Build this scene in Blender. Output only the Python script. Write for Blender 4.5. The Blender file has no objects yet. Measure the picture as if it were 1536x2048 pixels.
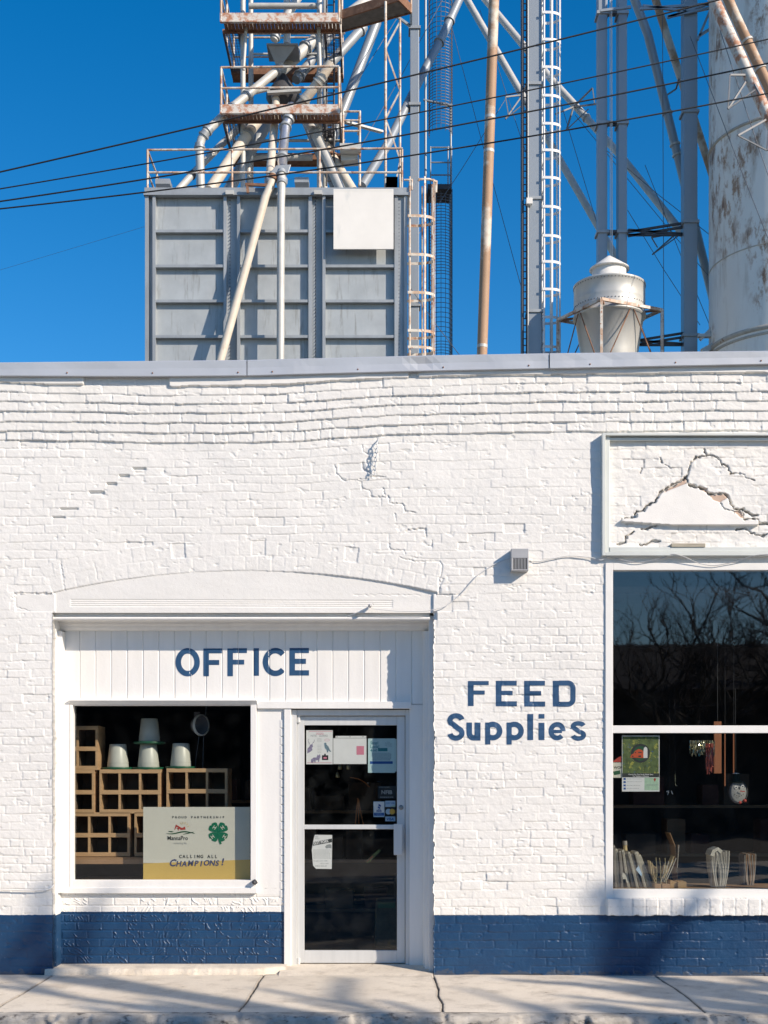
import bpy, math, random
import numpy as np
from mathutils import Vector, Matrix

SC = bpy.context.scene
COL = SC.collection
R = math.radians
random.seed(7)

# ------------------------------------------------------------------ camera, world, sun, exposure
FOC = 2640.0          # focal length in photo pixels (photo is 1536 x 2048)
CAMD = 11.0           # camera to brick wall, metres
EYE = 1.68
HX, HY = 768.0, 1546.0
cam = bpy.data.cameras.new('camera')
camo = bpy.data.objects.new('camera', cam)
COL.objects.link(camo)
camo.location = (0, -CAMD, EYE)
camo.rotation_euler = (R(90), 0, 0)
cam.sensor_fit = 'VERTICAL'
cam.sensor_height = 36.0
cam.sensor_width = 27.0
cam.lens = FOC / 2048 * 36.0
cam.shift_y = (HY - 1024) / 2048
cam.clip_end = 2000
SC.camera = camo

SUN_AZ, SUN_EL = R(55), R(29.5)        # azimuth measured from the wall's normal towards +x
sdir = Vector((math.sin(SUN_AZ) * math.cos(SUN_EL), -math.cos(SUN_AZ) * math.cos(SUN_EL), math.sin(SUN_EL)))
world = bpy.data.worlds.new('World')
SC.world = world
world.use_nodes = True
wn = world.node_tree
bg = wn.nodes['Background']
sky = wn.nodes.new('ShaderNodeTexSky')
sky.sky_type = 'NISHITA'
sky.sun_disc = False
sky.sun_elevation = SUN_EL
sky.sun_rotation = math.atan2(sdir.x, sdir.y)
sky.altitude = 600
sky.air_density = 1.0
sky.dust_density = 0.7
sky.ozone_density = 3.0
hs = wn.nodes.new('ShaderNodeHueSaturation')
hs.inputs['Saturation'].default_value = 1.41
hs.inputs['Value'].default_value = 1.0
wn.links.new(sky.outputs['Color'], hs.inputs['Color'])
wn.links.new(hs.outputs['Color'], bg.inputs['Color'])
bg.inputs['Strength'].default_value = 0.102
sun = bpy.data.lights.new('sun', 'SUN')
sun.energy = 3.75
sun.angle = R(0.53)
sun.color = (1.0, 0.87, 0.73)
suno = bpy.data.objects.new('sun', sun)
COL.objects.link(suno)
suno.rotation_euler = (-sdir).to_track_quat('-Z', 'Y').to_euler()
suno.location = (20, -20, 30)
SC.view_settings.view_transform = 'Standard'
SC.view_settings.look = 'None'
SC.view_settings.exposure = 0.65
SC.view_settings.gamma = 1.0

# ------------------------------------------------------------------ helpers
def at(px, py, Y):
    """photo pixel at depth Y behind the brick wall -> point in the place"""
    d = CAMD + Y
    return Vector(((px - HX) / FOC * d, Y, EYE + (HY - py) / FOC * d))

def tag(o, label=None, cat=None, group=None, kind=None):
    if label: o['label'] = label
    if cat: o['category'] = cat
    if group: o['group'] = group
    if kind: o['kind'] = kind
    return o

def thing(name, label, cat, loc=(0, 0, 0), group=None, rot=0):
    o = bpy.data.objects.new(name, None)
    COL.objects.link(o)
    o.empty_display_size = 0.2
    o.location = loc
    o.rotation_euler = (0, 0, rot)
    return tag(o, label, cat, group)

def root_loc(o):
    v = Vector((0, 0, 0))
    while o is not None:
        v = v + o.location
        o = o.parent
    return v

class MB:
    def __init__(s):
        s.v = []; s.f = []; s.sm = []; s.mi = []; s.m = 0
    def add(s, vs, fs, smooth=False):
        b = len(s.v)
        s.v.extend([tuple(p) for p in vs])
        for f in fs:
            s.f.append([b + i for i in f]); s.sm.append(smooth); s.mi.append(s.m)
    def box(s, a, b):
        x0, x1 = sorted((a[0], b[0])); y0, y1 = sorted((a[1], b[1])); z0, z1 = sorted((a[2], b[2]))
        s.add([(x0,y0,z0),(x1,y0,z0),(x1,y1,z0),(x0,y1,z0),(x0,y0,z1),(x1,y0,z1),(x1,y1,z1),(x0,y1,z1)],
              [(0,3,2,1),(4,5,6,7),(0,1,5,4),(1,2,6,5),(2,3,7,6),(3,0,4,7)])
    def pbox(s, u0, v0, u1, v1, Y0, Y1):
        """box whose front face fills a photo rectangle at depth Y0, reaching back to Y1"""
        a = at(u0, v1, Y0); b = at(u1, v0, Y0)
        s.box((a.x, Y0, a.z), (b.x, Y1, b.z))
    def bar(s, p, q, w, h, up=(0, 0, 1)):
        p = Vector(p); q = Vector(q); d = (q - p).normalized()
        up = Vector(up)
        if abs(d.dot(up)) > 0.98: up = Vector((0, 1, 0))
        sx = d.cross(up).normalized(); sz = sx.cross(d).normalized()
        c = []
        for e in (p, q):
            for a, b in ((-1,-1),(1,-1),(1,1),(-1,1)):
                c.append(e + sx * (a * w / 2) + sz * (b * h / 2))
        s.add(c, [(3,2,1,0),(4,5,6,7),(0,1,5,4),(1,2,6,5),(2,3,7,6),(3,0,4,7)])
    def tube(s, p, q, r, n=10, r2=None, caps=True):
        s.poly([p, q], r, n, r2=r2, caps=caps)
    def poly(s, pts, r, n=10, r2=None, caps=True, closed=False):
        pts = [Vector(p) for p in pts]
        k = len(pts)
        up = Vector((0.03, 1, 0.11)).normalized()
        rings = []
        last = None
        for i, p in enumerate(pts):
            if closed:
                d = (pts[(i + 1) % k] - pts[i - 1]).normalized()
            elif i == 0: d = (pts[1] - p).normalized()
            elif i == k - 1: d = (p - pts[i - 1]).normalized()
            else: d = ((pts[i + 1] - p).normalized() + (p - pts[i - 1]).normalized()).normalized()
            if last is None:
                u = up if abs(d.dot(up)) < 0.95 else Vector((1, 0, 0))
                a = (u - d * u.dot(d)).normalized()
            else:
                a = (last - d * last.dot(d)).normalized()
            last = a
            b = d.cross(a)
            rr = r if r2 is None else r + (r2 - r) * i / max(1, k - 1)
            if isinstance(r, (list, tuple)): rr = r[i]
            sc = 1.0
            if 0 < i < k - 1 and not closed:
                c = d.dot((p - pts[i - 1]).normalized()); sc = 1 / max(0.6, c)
            rings.append([p + (a * math.cos(2*math.pi*j/n) + b * math.sin(2*math.pi*j/n)) * rr * (sc if n > 6 else 1) for j in range(n)])
        base = [p for ring in rings for p in ring]
        fs = []
        m = k if closed else k - 1
        for i in range(m):
            i2 = (i + 1) % k
            for j in range(n):
                j2 = (j + 1) % n
                fs.append((i*n+j, i*n+j2, i2*n+j2, i2*n+j))
        s.add(base, fs, True)
        if caps and not closed:
            s.add(rings[0], [tuple(reversed(range(n)))]); s.add(rings[-1], [tuple(range(n))])
    def lathe(s, prof, c, n=32, axis='z', smooth=True):
        """prof: list of (radius, height); c centre"""
        c = Vector(c); vs = []
        for (r, h) in prof:
            for j in range(n):
                t = 2 * math.pi * j / n
                if axis == 'z': vs.append(c + Vector((r*math.cos(t), r*math.sin(t), h)))
                else: vs.append(c + Vector((r*math.cos(t), h, r*math.sin(t))))
        fs = []
        for i in range(len(prof) - 1):
            for j in range(n):
                j2 = (j + 1) % n
                f = (i*n+j, i*n+j2, (i+1)*n+j2, (i+1)*n+j)
                fs.append(f if axis == 'z' else f[::-1])
        s.add(vs, fs, smooth)
    def prism(s, pts, y0, y1):
        """closed outline in (x,z), pulled from y0 (front) to y1; outline counter-clockwise seen from the front"""
        n = len(pts)
        a = sum(pts[i][0]*pts[(i+1)%n][1]-pts[(i+1)%n][0]*pts[i][1] for i in range(n))
        if a < 0: pts = list(reversed(pts))
        vs = [(p[0], y0, p[1]) for p in pts] + [(p[0], y1, p[1]) for p in pts]
        fs = [tuple(range(n)), tuple(reversed(range(n, 2*n)))]
        for i in range(n):
            j = (i + 1) % n
            fs.append((i, n+i, n+j, j))
        s.add(vs, fs)
    def pprism(s, pts, Y0, Y1):
        s.prism([(at(u, v, Y0).x, at(u, v, Y0).z) for u, v in pts], Y0, Y1)
    def extrude_x(s, prof, x0, x1):
        """prof: closed outline of (y,z), swept from x0 to x1"""
        n = len(prof)
        a = sum(prof[i][0]*prof[(i+1)%n][1]-prof[(i+1)%n][0]*prof[i][1] for i in range(n))
        if a < 0: prof = list(reversed(prof))
        vs = [(x0, p[0], p[1]) for p in prof] + [(x1, p[0], p[1]) for p in prof]
        fs = [tuple(reversed(range(n))), tuple(range(n, 2*n))]
        for i in range(n):
            j = (i + 1) % n
            fs.append((i, j, n+j, n+i))
        s.add(vs, fs)
    def ribbon(s, pts, t, y0, y1):
        """a bent sheet: (x,z) polyline of thickness t, y0..y1 deep"""
        P = [Vector((p[0], p[1])) for p in pts]
        L = []; Rr = []
        for i, p in enumerate(P):
            d = (P[min(i+1, len(P)-1)] - P[max(i-1, 0)]).normalized()
            nrm = Vector((-d.y, d.x)) * t / 2
            L.append(p + nrm); Rr.append(p - nrm)
        out = [(q.x, q.y) for q in L] + [(q.x, q.y) for q in reversed(Rr)]
        k = len(P)
        vs = [(p[0], y0, p[1]) for p in out] + [(p[0], y1, p[1]) for p in out]
        n = 2*k
        fs = []
        for i in range(k-1):
            fs.append((i, i+1, n-2-i, n-1-i))
            fs.append((n+n-1-i, n+n-2-i, n+i+1, n+i))
        for i in range(n):
            j = (i+1) % n
            fs.append((i, n+i, n+j, j))
        s.add(vs, fs)
    def text(s, string, u, v, h, Y, align='L', wide=1.0, rot=0.0, slant=0.0, off=0.0):
        """lettering lying on the plane at depth Y; (u,v) = photo pixel of the baseline start, h = cap height in px"""
        V, F, w = text_shape(string, off)
        k = (CAMD + Y) / FOC
        x0 = {'L': 0, 'C': -w/2, 'R': -w}[align]
        o = at(u, v, Y); cr, sr = math.cos(rot), math.sin(rot)
        vs = []
        for (x, z) in V:
            X = (x + x0) * wide * h * k + slant * z * h * k; Z = z * h * k
            vs.append((o.x + X*cr - Z*sr, Y, o.z + X*sr + Z*cr))
        s.add(vs, F)
    def build(s, name, mat, parent=None, bevel=0.0, origin=None):
        o = Vector(origin) if origin is not None else (root_loc(parent) if parent is not None else Vector((0, 0, 0)))
        me = bpy.data.meshes.new(name)
        me.from_pydata([(p[0]-o.x, p[1]-o.y, p[2]-o.z) for p in s.v], [], s.f)
        me.polygons.foreach_set('use_smooth', s.sm)
        for m in (mat if isinstance(mat, (list, tuple)) else [mat]): me.materials.append(m)
        if isinstance(mat, (list, tuple)): me.polygons.foreach_set('material_index', s.mi)
        me.update()
        ob = bpy.data.objects.new(name, me)
        COL.objects.link(ob)
        if parent is not None: ob.parent = parent
        elif origin is not None: ob.location = o
        if bevel:
            b = ob.modifiers.new('edge', 'BEVEL'); b.width = bevel; b.segments = 2; b.limit_method = 'ANGLE'; b.angle_limit = R(40)
        return ob

_text_cache = {}
def text_shape(string, off=0.0):
    key = (string, off)
    if key in _text_cache: return _text_cache[key]
    cu = bpy.data.curves.new('lettering', 'FONT')
    cu.body = string; cu.size = 1.0; cu.offset = off; cu.resolution_u = 3
    ob = bpy.data.objects.new('lettering', cu)
    me = ob.to_mesh()
    V = [(v.co.x, v.co.y) for v in me.vertices]
    F = []
    for p in me.polygons:
        f = list(p.vertices)
        a = sum(V[f[i]][0]*V[f[(i+1)%len(f)]][1]-V[f[(i+1)%len(f)]][0]*V[f[i]][1] for i in range(len(f)))
        F.append(f if a > 0 else f[::-1])
    ob.to_mesh_clear(); bpy.data.objects.remove(ob); bpy.data.curves.remove(cu)
    V = [(x/0.73, z/0.73) for x, z in V]
    w = max([p[0] for p in V] or [0])
    _text_cache[key] = (V, F, w)
    return _text_cache[key]

def copy_thing(src, loc, label=None, rot=None):
    def rec(o, parent):
        c = o.copy(); COL.objects.link(c)
        if parent is not None: c.parent = parent
        for ch in list(o.children): rec(ch, c)
        return c
    r = rec(src, None)
    r.location = loc
    if rot is not None: r.rotation_euler = (0, 0, rot)
    if label: r['label'] = label
    return r

# ------------------------------------------------------------------ noise for modelled surfaces
def h2(i, j, seed=0):
    i = np.asarray(i).astype(np.int64); j = np.asarray(j).astype(np.int64)
    n = (i * 374761393 + j * 668265263 + seed * 974634777) & 0xFFFFFFFF
    n = ((n ^ (n >> 13)) * 1274126177) & 0xFFFFFFFF
    n = (n ^ (n >> 16)) & 0xFFFFFFFF
    return n / 4294967295.0
def vn(x, y, seed=0):
    i = np.floor(x); j = np.floor(y)
    fx = x - i; fy = y - j
    fx = fx*fx*(3-2*fx); fy = fy*fy*(3-2*fy)
    a = h2(i, j, seed); b = h2(i+1, j, seed); c = h2(i, j+1, seed); d = h2(i+1, j+1, seed)
    return (a*(1-fx)+b*fx)*(1-fy) + (c*(1-fx)+d*fx)*fy
def fbm(x, y, seed=0, o=3):
    t = 0; a = 1; s = 0
    for k in range(o):
        t = t + a * vn(x * 2**k, y * 2**k, seed + 17*k); s += a; a *= 0.5
    return t / s
def sst(a, b, x):
    t = np.clip((x - a) / (b - a), 0, 1)
    return t*t*(3-2*t)
def seg_dist(U, V, pts):
    d = np.full(U.shape, 1e9)
    for (x0, y0), (x1, y1) in zip(pts[:-1], pts[1:]):
        dx, dy = x1-x0, y1-y0
        t = np.clip(((U-x0)*dx + (V-y0)*dy) / (dx*dx+dy*dy+1e-9), 0, 1)
        d = np.minimum(d, np.hypot(U-x0-t*dx, V-y0-t*dy))
    return d
def in_poly(U, V, pts):
    ins = np.zeros(U.shape, bool)
    n = len(pts)
    for i in range(n):
        x0, y0 = pts[i]; x1, y1 = pts[(i+1) % n]
        c = ((y0 > V) != (y1 > V)) & (U < (x1-x0)*(V-y0)/((y1-y0) + 1e-12) + x0)
        ins ^= c
    return ins

# ------------------------------------------------------------------ materials
def new_mat(name):
    m = bpy.data.materials.new(name); m.use_nodes = True
    nt = m.node_tree
    return m, nt, nt.nodes, nt.links, nt.nodes['Principled BSDF']
def rgba(c): return (c[0], c[1], c[2], 1.0)
def ramp(N, L, src, a, b, ca=(0,0,0,1), cb=(1,1,1,1)):
    r = N.new('ShaderNodeValToRGB')
    r.color_ramp.elements[0].position = a; r.color_ramp.elements[0].color = ca
    r.color_ramp.elements[1].position = b; r.color_ramp.elements[1].color = cb
    L.new(src, r.inputs[0]); return r.outputs[0]
def noise(N, L, vec, scale, detail=4, rough=0.55, stretch=None):
    if stretch:
        mp = N.new('ShaderNodeMapping'); mp.inputs['Scale'].default_value = stretch
        L.new(vec, mp.inputs[0]); vec = mp.outputs[0]
    n = N.new('ShaderNodeTexNoise'); n.inputs['Scale'].default_value = scale
    n.inputs['Detail'].default_value = detail; n.inputs['Roughness'].default_value = rough
    L.new(vec, n.inputs['Vector']); return n.outputs[0]
def mixc(N, L, f, a, b, mode='MIX'):
    m = N.new('ShaderNodeMix'); m.data_type = 'RGBA'; m.blend_type = mode
    for sock, val in ((m.inputs[0], f), (m.inputs[6], a), (m.inputs[7], b)):
        if hasattr(val, 'is_linked'): L.new(val, sock)
        else: sock.default_value = val
    return m.outputs[2]
def bump(N, L, b, height, strength=0.3, dist=0.01):
    n = N.new('ShaderNodeBump'); n.inputs['Strength'].default_value = strength; n.inputs['Distance'].default_value = dist
    L.new(height, n.inputs['Height']); L.new(n.outputs[0], b.inputs['Normal'])

def mat(name, col, rough=0.6, metal=0.0, var=0.12, scale=6, stretch=None, spots=None, bmp=0.0, bscale=60, spec=0.5):
    """spots: list of (colour, threshold, softness, scale, stretch)"""
    m, nt, N, L, b = new_mat(name)
    tc = N.new('ShaderNodeTexCoord').outputs['Object']
    n = noise(N, L, tc, scale, 5, 0.6, stretch)
    c = mixc(N, L, ramp(N, L, n, 0.3, 0.7), rgba([x*(1-var) for x in col]), rgba([min(1, x*(1+var)) for x in col]))
    for k, (sc, th, so, ss, st) in enumerate(spots or []):
        n2 = noise(N, L, tc, ss, 6, 0.65, st)
        f = ramp(N, L, n2, th, th + so)
        c = mixc(N, L, f, c, rgba(sc))
    L.new(c, b.inputs['Base Color'])
    b.inputs['Roughness'].default_value = rough
    b.inputs['Metallic'].default_value = metal
    b.inputs['Specular IOR Level'].default_value = spec
    if bmp: bump(N, L, b, noise(N, L, tc, bscale, 4, 0.6), bmp, 0.01)
    return m
M = {}
WHITE = (0.80, 0.78, 0.735)
BLUE = (0.030, 0.078, 0.185)
def wall_mat():
    m, nt, N, L, b = new_mat('painted brick')
    tc = N.new('ShaderNodeTexCoord').outputs['Object']
    n1 = noise(N, L, tc, 3.0, 5); n2 = noise(N, L, tc, 24, 4)
    white = mixc(N, L, ramp(N, L, n1, 0.3, 0.75), rgba((0.755, 0.735, 0.69)), rgba(WHITE))
    white = mixc(N, L, ramp(N, L, n2, 0.66, 0.8), white, rgba((0.70, 0.67, 0.61)))
    n3 = noise(N, L, tc, 60, 3)
    white = mixc(N, L, ramp(N, L, n3, 0.735, 0.765), white, rgba((0.32, 0.27, 0.22)))
    blue = mixc(N, L, ramp(N, L, n1, 0.3, 0.75), rgba((0.008, 0.040, 0.105)), rgba((0.013, 0.058, 0.138)))
    n4 = noise(N, L, tc, 40, 4)
    blue = mixc(N, L, ramp(N, L, n4, 0.70, 0.78), blue, rgba((0.10, 0.16, 0.28)))  # paler specks painted into the blue as glints
    sx = N.new('ShaderNodeSeparateXYZ'); L.new(tc, sx.inputs[0])
    ad = N.new('ShaderNodeMath'); ad.operation = 'MULTIPLY_ADD'; L.new(n4, ad.inputs[0]); ad.inputs[1].default_value = 0.012; L.new(sx.outputs[2], ad.inputs[2])
    zb = EYE + (HY - 1830) / FOC * CAMD + 0.006
    lt = N.new('ShaderNodeMath'); lt.operation = 'LESS_THAN'; L.new(ad.outputs[0], lt.inputs[0]); lt.inputs[1].default_value = zb
    c = mixc(N, L, lt.outputs[0], white, blue)
    # grime and splash at the very foot
    n5 = noise(N, L, tc, 14, 5)
    zf = N.new('ShaderNodeMapRange'); zf.inputs[1].default_value = 0.0; zf.inputs[2].default_value = 0.07; zf.inputs[3].default_value = 0.58; zf.inputs[4].default_value = 0.25
    L.new(sx.outputs[2], zf.inputs[0])
    pr = N.new('ShaderNodeMath'); pr.operation = 'LESS_THAN'; L.new(n5, pr.inputs[0]); L.new(zf.outputs[0], pr.inputs[1])
    zc = N.new('ShaderNodeMath'); zc.operation = 'LESS_THAN'; L.new(sx.outputs[2], zc.inputs[0]); zc.inputs[1].default_value = 0.09
    mm = N.new('ShaderNodeMath'); mm.operation = 'MULTIPLY'; L.new(pr.outputs[0], mm.inputs[0]); L.new(zc.outputs[0], mm.inputs[1])
    m2 = N.new('ShaderNodeMath'); m2.operation = 'MULTIPLY'; L.new(mm.outputs[0], m2.inputs[0]); m2.inputs[1].default_value = 0.55
    c = mixc(N, L, m2.outputs[0], c, rgba((0.075, 0.085, 0.10)))
    at_ = N.new('ShaderNodeAttribute'); at_.attribute_name = 'exposed'
    c = mixc(N, L, at_.outputs['Fac'], c, rgba((0.50, 0.36, 0.27)))
    a2 = N.new('ShaderNodeAttribute'); a2.attribute_name = 'soiled'
    sg = N.new('ShaderNodeMath'); sg.operation = 'MULTIPLY'; L.new(a2.outputs['Fac'], sg.inputs[0]); L.new(ramp(N, L, n2, 0.42, 0.62), sg.inputs[1])
    c = mixc(N, L, sg.outputs[0], c, rgba((0.30, 0.27, 0.23)))
    L.new(c, b.inputs['Base Color'])
    rg = N.new('ShaderNodeMapRange'); L.new(lt.outputs[0], rg.inputs[0]); rg.inputs[3].default_value = 0.55; rg.inputs[4].default_value = 0.36
    L.new(rg.outputs[0], b.inputs['Roughness'])
    bump(N, L, b, noise(N, L, tc, 110, 4, 0.65), 0.28, 0.006)
    return m
M['wall'] = wall_mat()
M['white'] = mat('white paint', (0.79, 0.775, 0.735), 0.5, var=0.04, scale=5, bmp=0.08, bscale=40,
                 spots=[((0.45, 0.42, 0.36), 0.74, 0.05, 30, None)])
M['white_wood'] = mat('white painted timber', (0.78, 0.765, 0.73), 0.55, var=0.04, scale=4, stretch=(3, 3, 0.4), bmp=0.12, bscale=50,
                 spots=[((0.30, 0.26, 0.2), 0.755, 0.02, 34, None)])
M['alu'] = mat('door aluminium', (0.60, 0.61, 0.60), 0.42, metal=0.15, var=0.05, scale=4, stretch=(6, 6, 0.5))
M['letter'] = mat('blue sign paint', (0.018, 0.068, 0.155), 0.5, var=0.14, scale=9, spots=[((0.5, 0.52, 0.56), 0.70, 0.03, 75, None), ((0.75,0.74,0.7), 0.735, 0.01, 48, None)], bmp=0.2, bscale=90)
M['cap'] = mat('cap sheet metal', (0.49, 0.51, 0.535), 0.42, metal=0.2, var=0.08, scale=1.6, spots=[((0.56, 0.57, 0.58), 0.56, 0.2, 1.1, (1, 1, 0.3))])
M['galv'] = mat('galvanised steel', (0.34, 0.365, 0.38), 0.5, metal=0.25, var=0.16, scale=3, stretch=(1, 1, 0.35), spots=[((0.30, 0.32, 0.335), 0.58, 0.2, 9, (1, 1, 0.25)), ((0.24, 0.19, 0.14), 0.74, 0.06, 5, (1, 1, 0.4))])
M['panel'] = mat('bin panel steel', (0.40, 0.43, 0.44), 0.55, metal=0.2, var=0.10, scale=2, spots=[((0.46, 0.48, 0.48), 0.52, 0.25, 3.2, (1, 1, 0.5)), ((0.27, 0.28, 0.27), 0.56, 0.15, 11, (1, 1, 0.12)), ((0.30, 0.25, 0.19), 0.70, 0.06, 5, (1, 1, 0.3))], bmp=0.05, bscale=25)
M['leg'] = mat('leg casing steel', (0.30, 0.335, 0.365), 0.45, metal=0.3, var=0.08, scale=1.2, stretch=(1, 1, 0.2))
M['pipe'] = mat('weathered pipe', (0.52, 0.515, 0.48), 0.5, metal=0.1, var=0.12, scale=4, spots=[((0.33, 0.22, 0.14), 0.66, 0.08, 5, None)])
M['cream'] = mat('cream pipe', (0.63, 0.56, 0.46), 0.55, var=0.08, scale=6, spots=[((0.48, 0.38, 0.27), 0.6, 0.15, 9, (1, 1, 0.3))])
M['silver'] = mat('bright spout metal', (0.62, 0.64, 0.67), 0.3, metal=0.75, var=0.12, scale=12, bmp=0.4, bscale=14)
M['rustwhite'] = mat('rusting white paint', (0.66, 0.62, 0.56), 0.6, var=0.08, scale=5, spots=[((0.44, 0.21, 0.12), 0.47, 0.10, 5.0, None), ((0.24, 0.10, 0.06), 0.60, 0.08, 9, None)])
M['railing'] = mat('old white railing paint', (0.62, 0.59, 0.53), 0.55, var=0.08, scale=6, spots=[((0.50, 0.36, 0.26), 0.46, 0.08, 4, None), ((0.34, 0.16, 0.09), 0.56, 0.06, 7, None)])
M['rust'] = mat('rusty iron', (0.23, 0.115, 0.065), 0.8, var=0.3, scale=6, spots=[((0.36, 0.22, 0.14), 0.58, 0.1, 12, None)], bmp=0.2)
M['stay'] = mat('dull stay iron', (0.20, 0.205, 0.21), 0.6, var=0.15)
M['rustpole'] = mat('rusting mast', (0.40, 0.25, 0.15), 0.65, var=0.1, scale=2, spots=[((0.60, 0.54, 0.45), 0.52, 0.06, 0.55, (1, 1, 1)), ((0.17, 0.075, 0.055), 0.64, 0.05, 0.7, (1, 1, 1.3))])
M['dark'] = mat('dark steel', (0.055, 0.055, 0.06), 0.55, var=0.2)
M['grate'] = mat('dark grating', (0.085, 0.08, 0.085), 0.6, var=0.2)
M['wire'] = mat('black cable', (0.012, 0.012, 0.014), 0.6, var=0.1)
M['guy'] = mat('guy wire steel', (0.12, 0.125, 0.14), 0.5, metal=0.3, var=0.1)
M['brightcage'] = mat('white cage paint', (0.74, 0.75, 0.75), 0.5, var=0.05)
def silo_mat():
    m, nt, N, L, b = new_mat('silo steel paint')
    tc = N.new('ShaderNodeTexCoord').outputs['Object']
    c = mixc(N, L, ramp(N, L, noise(N, L, tc, 0.8, 5, 0.6, (1, 1, 0.5)), 0.3, 0.7), rgba((0.74, 0.73, 0.67)), rgba((0.86, 0.84, 0.77)))
    c = mixc(N, L, ramp(N, L, noise(N, L, tc, 2.2, 5, 0.6, (1.6, 1.6, 0.25)), 0.55, 0.75), c, rgba((0.56, 0.52, 0.44)))
    big = noise(N, L, tc, 0.9, 3, 0.5, (1, 1, 0.5))
    fine = noise(N, L, tc, 3.4, 8, 0.72, (1.5, 1.5, 0.7))
    mul = N.new('ShaderNodeMath'); mul.operation = 'MULTIPLY'
    L.new(ramp(N, L, big, 0.47, 0.56), mul.inputs[0]); L.new(ramp(N, L, fine, 0.48, 0.58), mul.inputs[1])
    c = mixc(N, L, mul.outputs[0], c, mixc(N, L, ramp(N, L, fine, 0.56, 0.68), rgba((0.42, 0.29, 0.19)), rgba((0.17, 0.085, 0.05))))
    L.new(c, b.inputs['Base Color']); b.inputs['Roughness'].default_value = 0.45
    return m
M['silo'] = silo_mat()
M['cyclone'] = mat('cyclone sheet steel', (0.55, 0.545, 0.51), 0.45, metal=0.25, var=0.1, scale=3, stretch=(1, 1, 0.3), spots=[((0.40, 0.39, 0.36), 0.6, 0.15, 6, (1, 1, 0.2))])
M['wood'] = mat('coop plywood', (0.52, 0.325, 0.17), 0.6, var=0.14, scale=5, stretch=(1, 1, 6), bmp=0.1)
M['wood_shade'] = mat('coop inside boards darkened as shade', (0.14, 0.09, 0.05), 0.75, var=0.2, scale=5)  # inner boards coloured darker, painting in the shade of the cells
M['oldwood'] = mat('old timber', (0.34, 0.20, 0.105), 0.65, var=0.2, scale=4, stretch=(0.5, 3, 3))
M['post'] = mat('orange stained timber', (0.36, 0.13, 0.055), 0.55, var=0.15, scale=4, stretch=(3, 3, .5))
M['bucket'] = mat('translucent white plastic', (0.52, 0.52, 0.46), 0.4, var=0.04)
M['green'] = mat('dark green plastic', (0.012, 0.10, 0.05), 0.4, var=0.1)
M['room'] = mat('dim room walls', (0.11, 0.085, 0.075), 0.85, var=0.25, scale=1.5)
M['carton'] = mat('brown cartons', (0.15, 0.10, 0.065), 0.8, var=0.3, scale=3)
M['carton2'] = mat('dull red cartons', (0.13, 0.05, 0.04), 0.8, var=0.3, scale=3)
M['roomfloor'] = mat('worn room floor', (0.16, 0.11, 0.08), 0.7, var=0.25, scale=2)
M['paper'] = mat('white paper', (0.78, 0.76, 0.74), 0.7, var=0.03, scale=9, bmp=0.12, bscale=12)
M['paperblue'] = mat('pale teal paper', (0.52, 0.68, 0.68), 0.7, var=0.03)
M['news'] = mat('newsprint', (0.55, 0.51, 0.42), 0.8, var=0.14, scale=16, stretch=(1, 1, 4))
M['news2'] = mat('yellowed newsprint', (0.52, 0.40, 0.21), 0.8, var=0.16, scale=16)
M['news3'] = mat('grey newsprint', (0.34, 0.31, 0.27), 0.8, var=0.2, scale=20)
M['card'] = mat('sign board ivory', (0.62, 0.59, 0.50), 0.6, var=0.03)
M['gold'] = mat('sign board gold', (0.60, 0.40, 0.10), 0.6, var=0.03)
M['ink'] = mat('dark ink', (0.035, 0.04, 0.04), 0.7, var=0.05)
M['grey_ink'] = mat('grey ink', (0.30, 0.31, 0.31), 0.7, var=0.1)
M['navy'] = mat('navy ink', (0.035, 0.05, 0.14), 0.7, var=0.05)
M['clover'] = mat('clover green ink', (0.0, 0.135, 0.065), 0.6, var=0.05)
M['dkgreen'] = mat('deep green ink', (0.02, 0.09, 0.04), 0.6, var=0.05)
M['red'] = mat('red ink', (0.42, 0.05, 0.035), 0.6, var=0.08)
M['pink'] = mat('pink ink', (0.66, 0.22, 0.30), 0.7, var=0.08)
M['teal'] = mat('teal ink', (0.03, 0.21, 0.25), 0.7, var=0.05)
M['yellow'] = mat('amber ink', (0.75, 0.42, 0.06), 0.6, var=0.05)
M['paleblue'] = mat('pale blue ink', (0.42, 0.55, 0.68), 0.6, var=0.05)
M['signblue'] = mat('bright blue ink', (0.015, 0.085, 0.32), 0.6, var=0.05)
M['lilac'] = mat('animal print ink', (0.26, 0.22, 0.33), 0.7, var=0.4, scale=60)
M['slate'] = mat('slate print ink', (0.16, 0.24, 0.29), 0.7, var=0.4, scale=60)
M['black'] = mat('black sticker', (0.012, 0.012, 0.014), 0.5, var=0.1)
M['collage'] = mat('garden photo print', (0.11, 0.15, 0.05), 0.6, var=0.5, scale=22, spots=[((0.42, 0.40, 0.08), 0.55, 0.06, 18, None), ((0.05, 0.12, 0.24), 0.60, 0.05, 26, None), ((0.45, 0.5, 0.42), 0.68, 0.04, 34, None)])
M['barnred'] = mat('barn red ink', (0.62, 0.10, 0.035), 0.6, var=0.1)
M['map'] = mat('map print', (0.42, 0.58, 0.42), 0.6, var=0.15, scale=40)
M['tinsel'] = mat('silver tinsel', (0.75, 0.72, 0.5), 0.2, metal=0.9, var=0.3, scale=60)
M['redtinsel'] = mat('red tinsel', (0.62, 0.16, 0.13), 0.25, metal=0.6, var=0.4, scale=60)
M['brass'] = mat('brass', (0.62, 0.52, 0.30), 0.3, metal=0.8, var=0.15)
M['orange'] = mat('orange strap', (0.45, 0.16, 0.05), 0.7, var=0.15)
M['vent'] = mat('grey vent enamel', (0.42, 0.42, 0.42), 0.45, metal=0.2, var=0.08)
M['clear'] = mat('smoky plastic', (0.22, 0.22, 0.24), 0.25, var=0.1)
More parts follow.
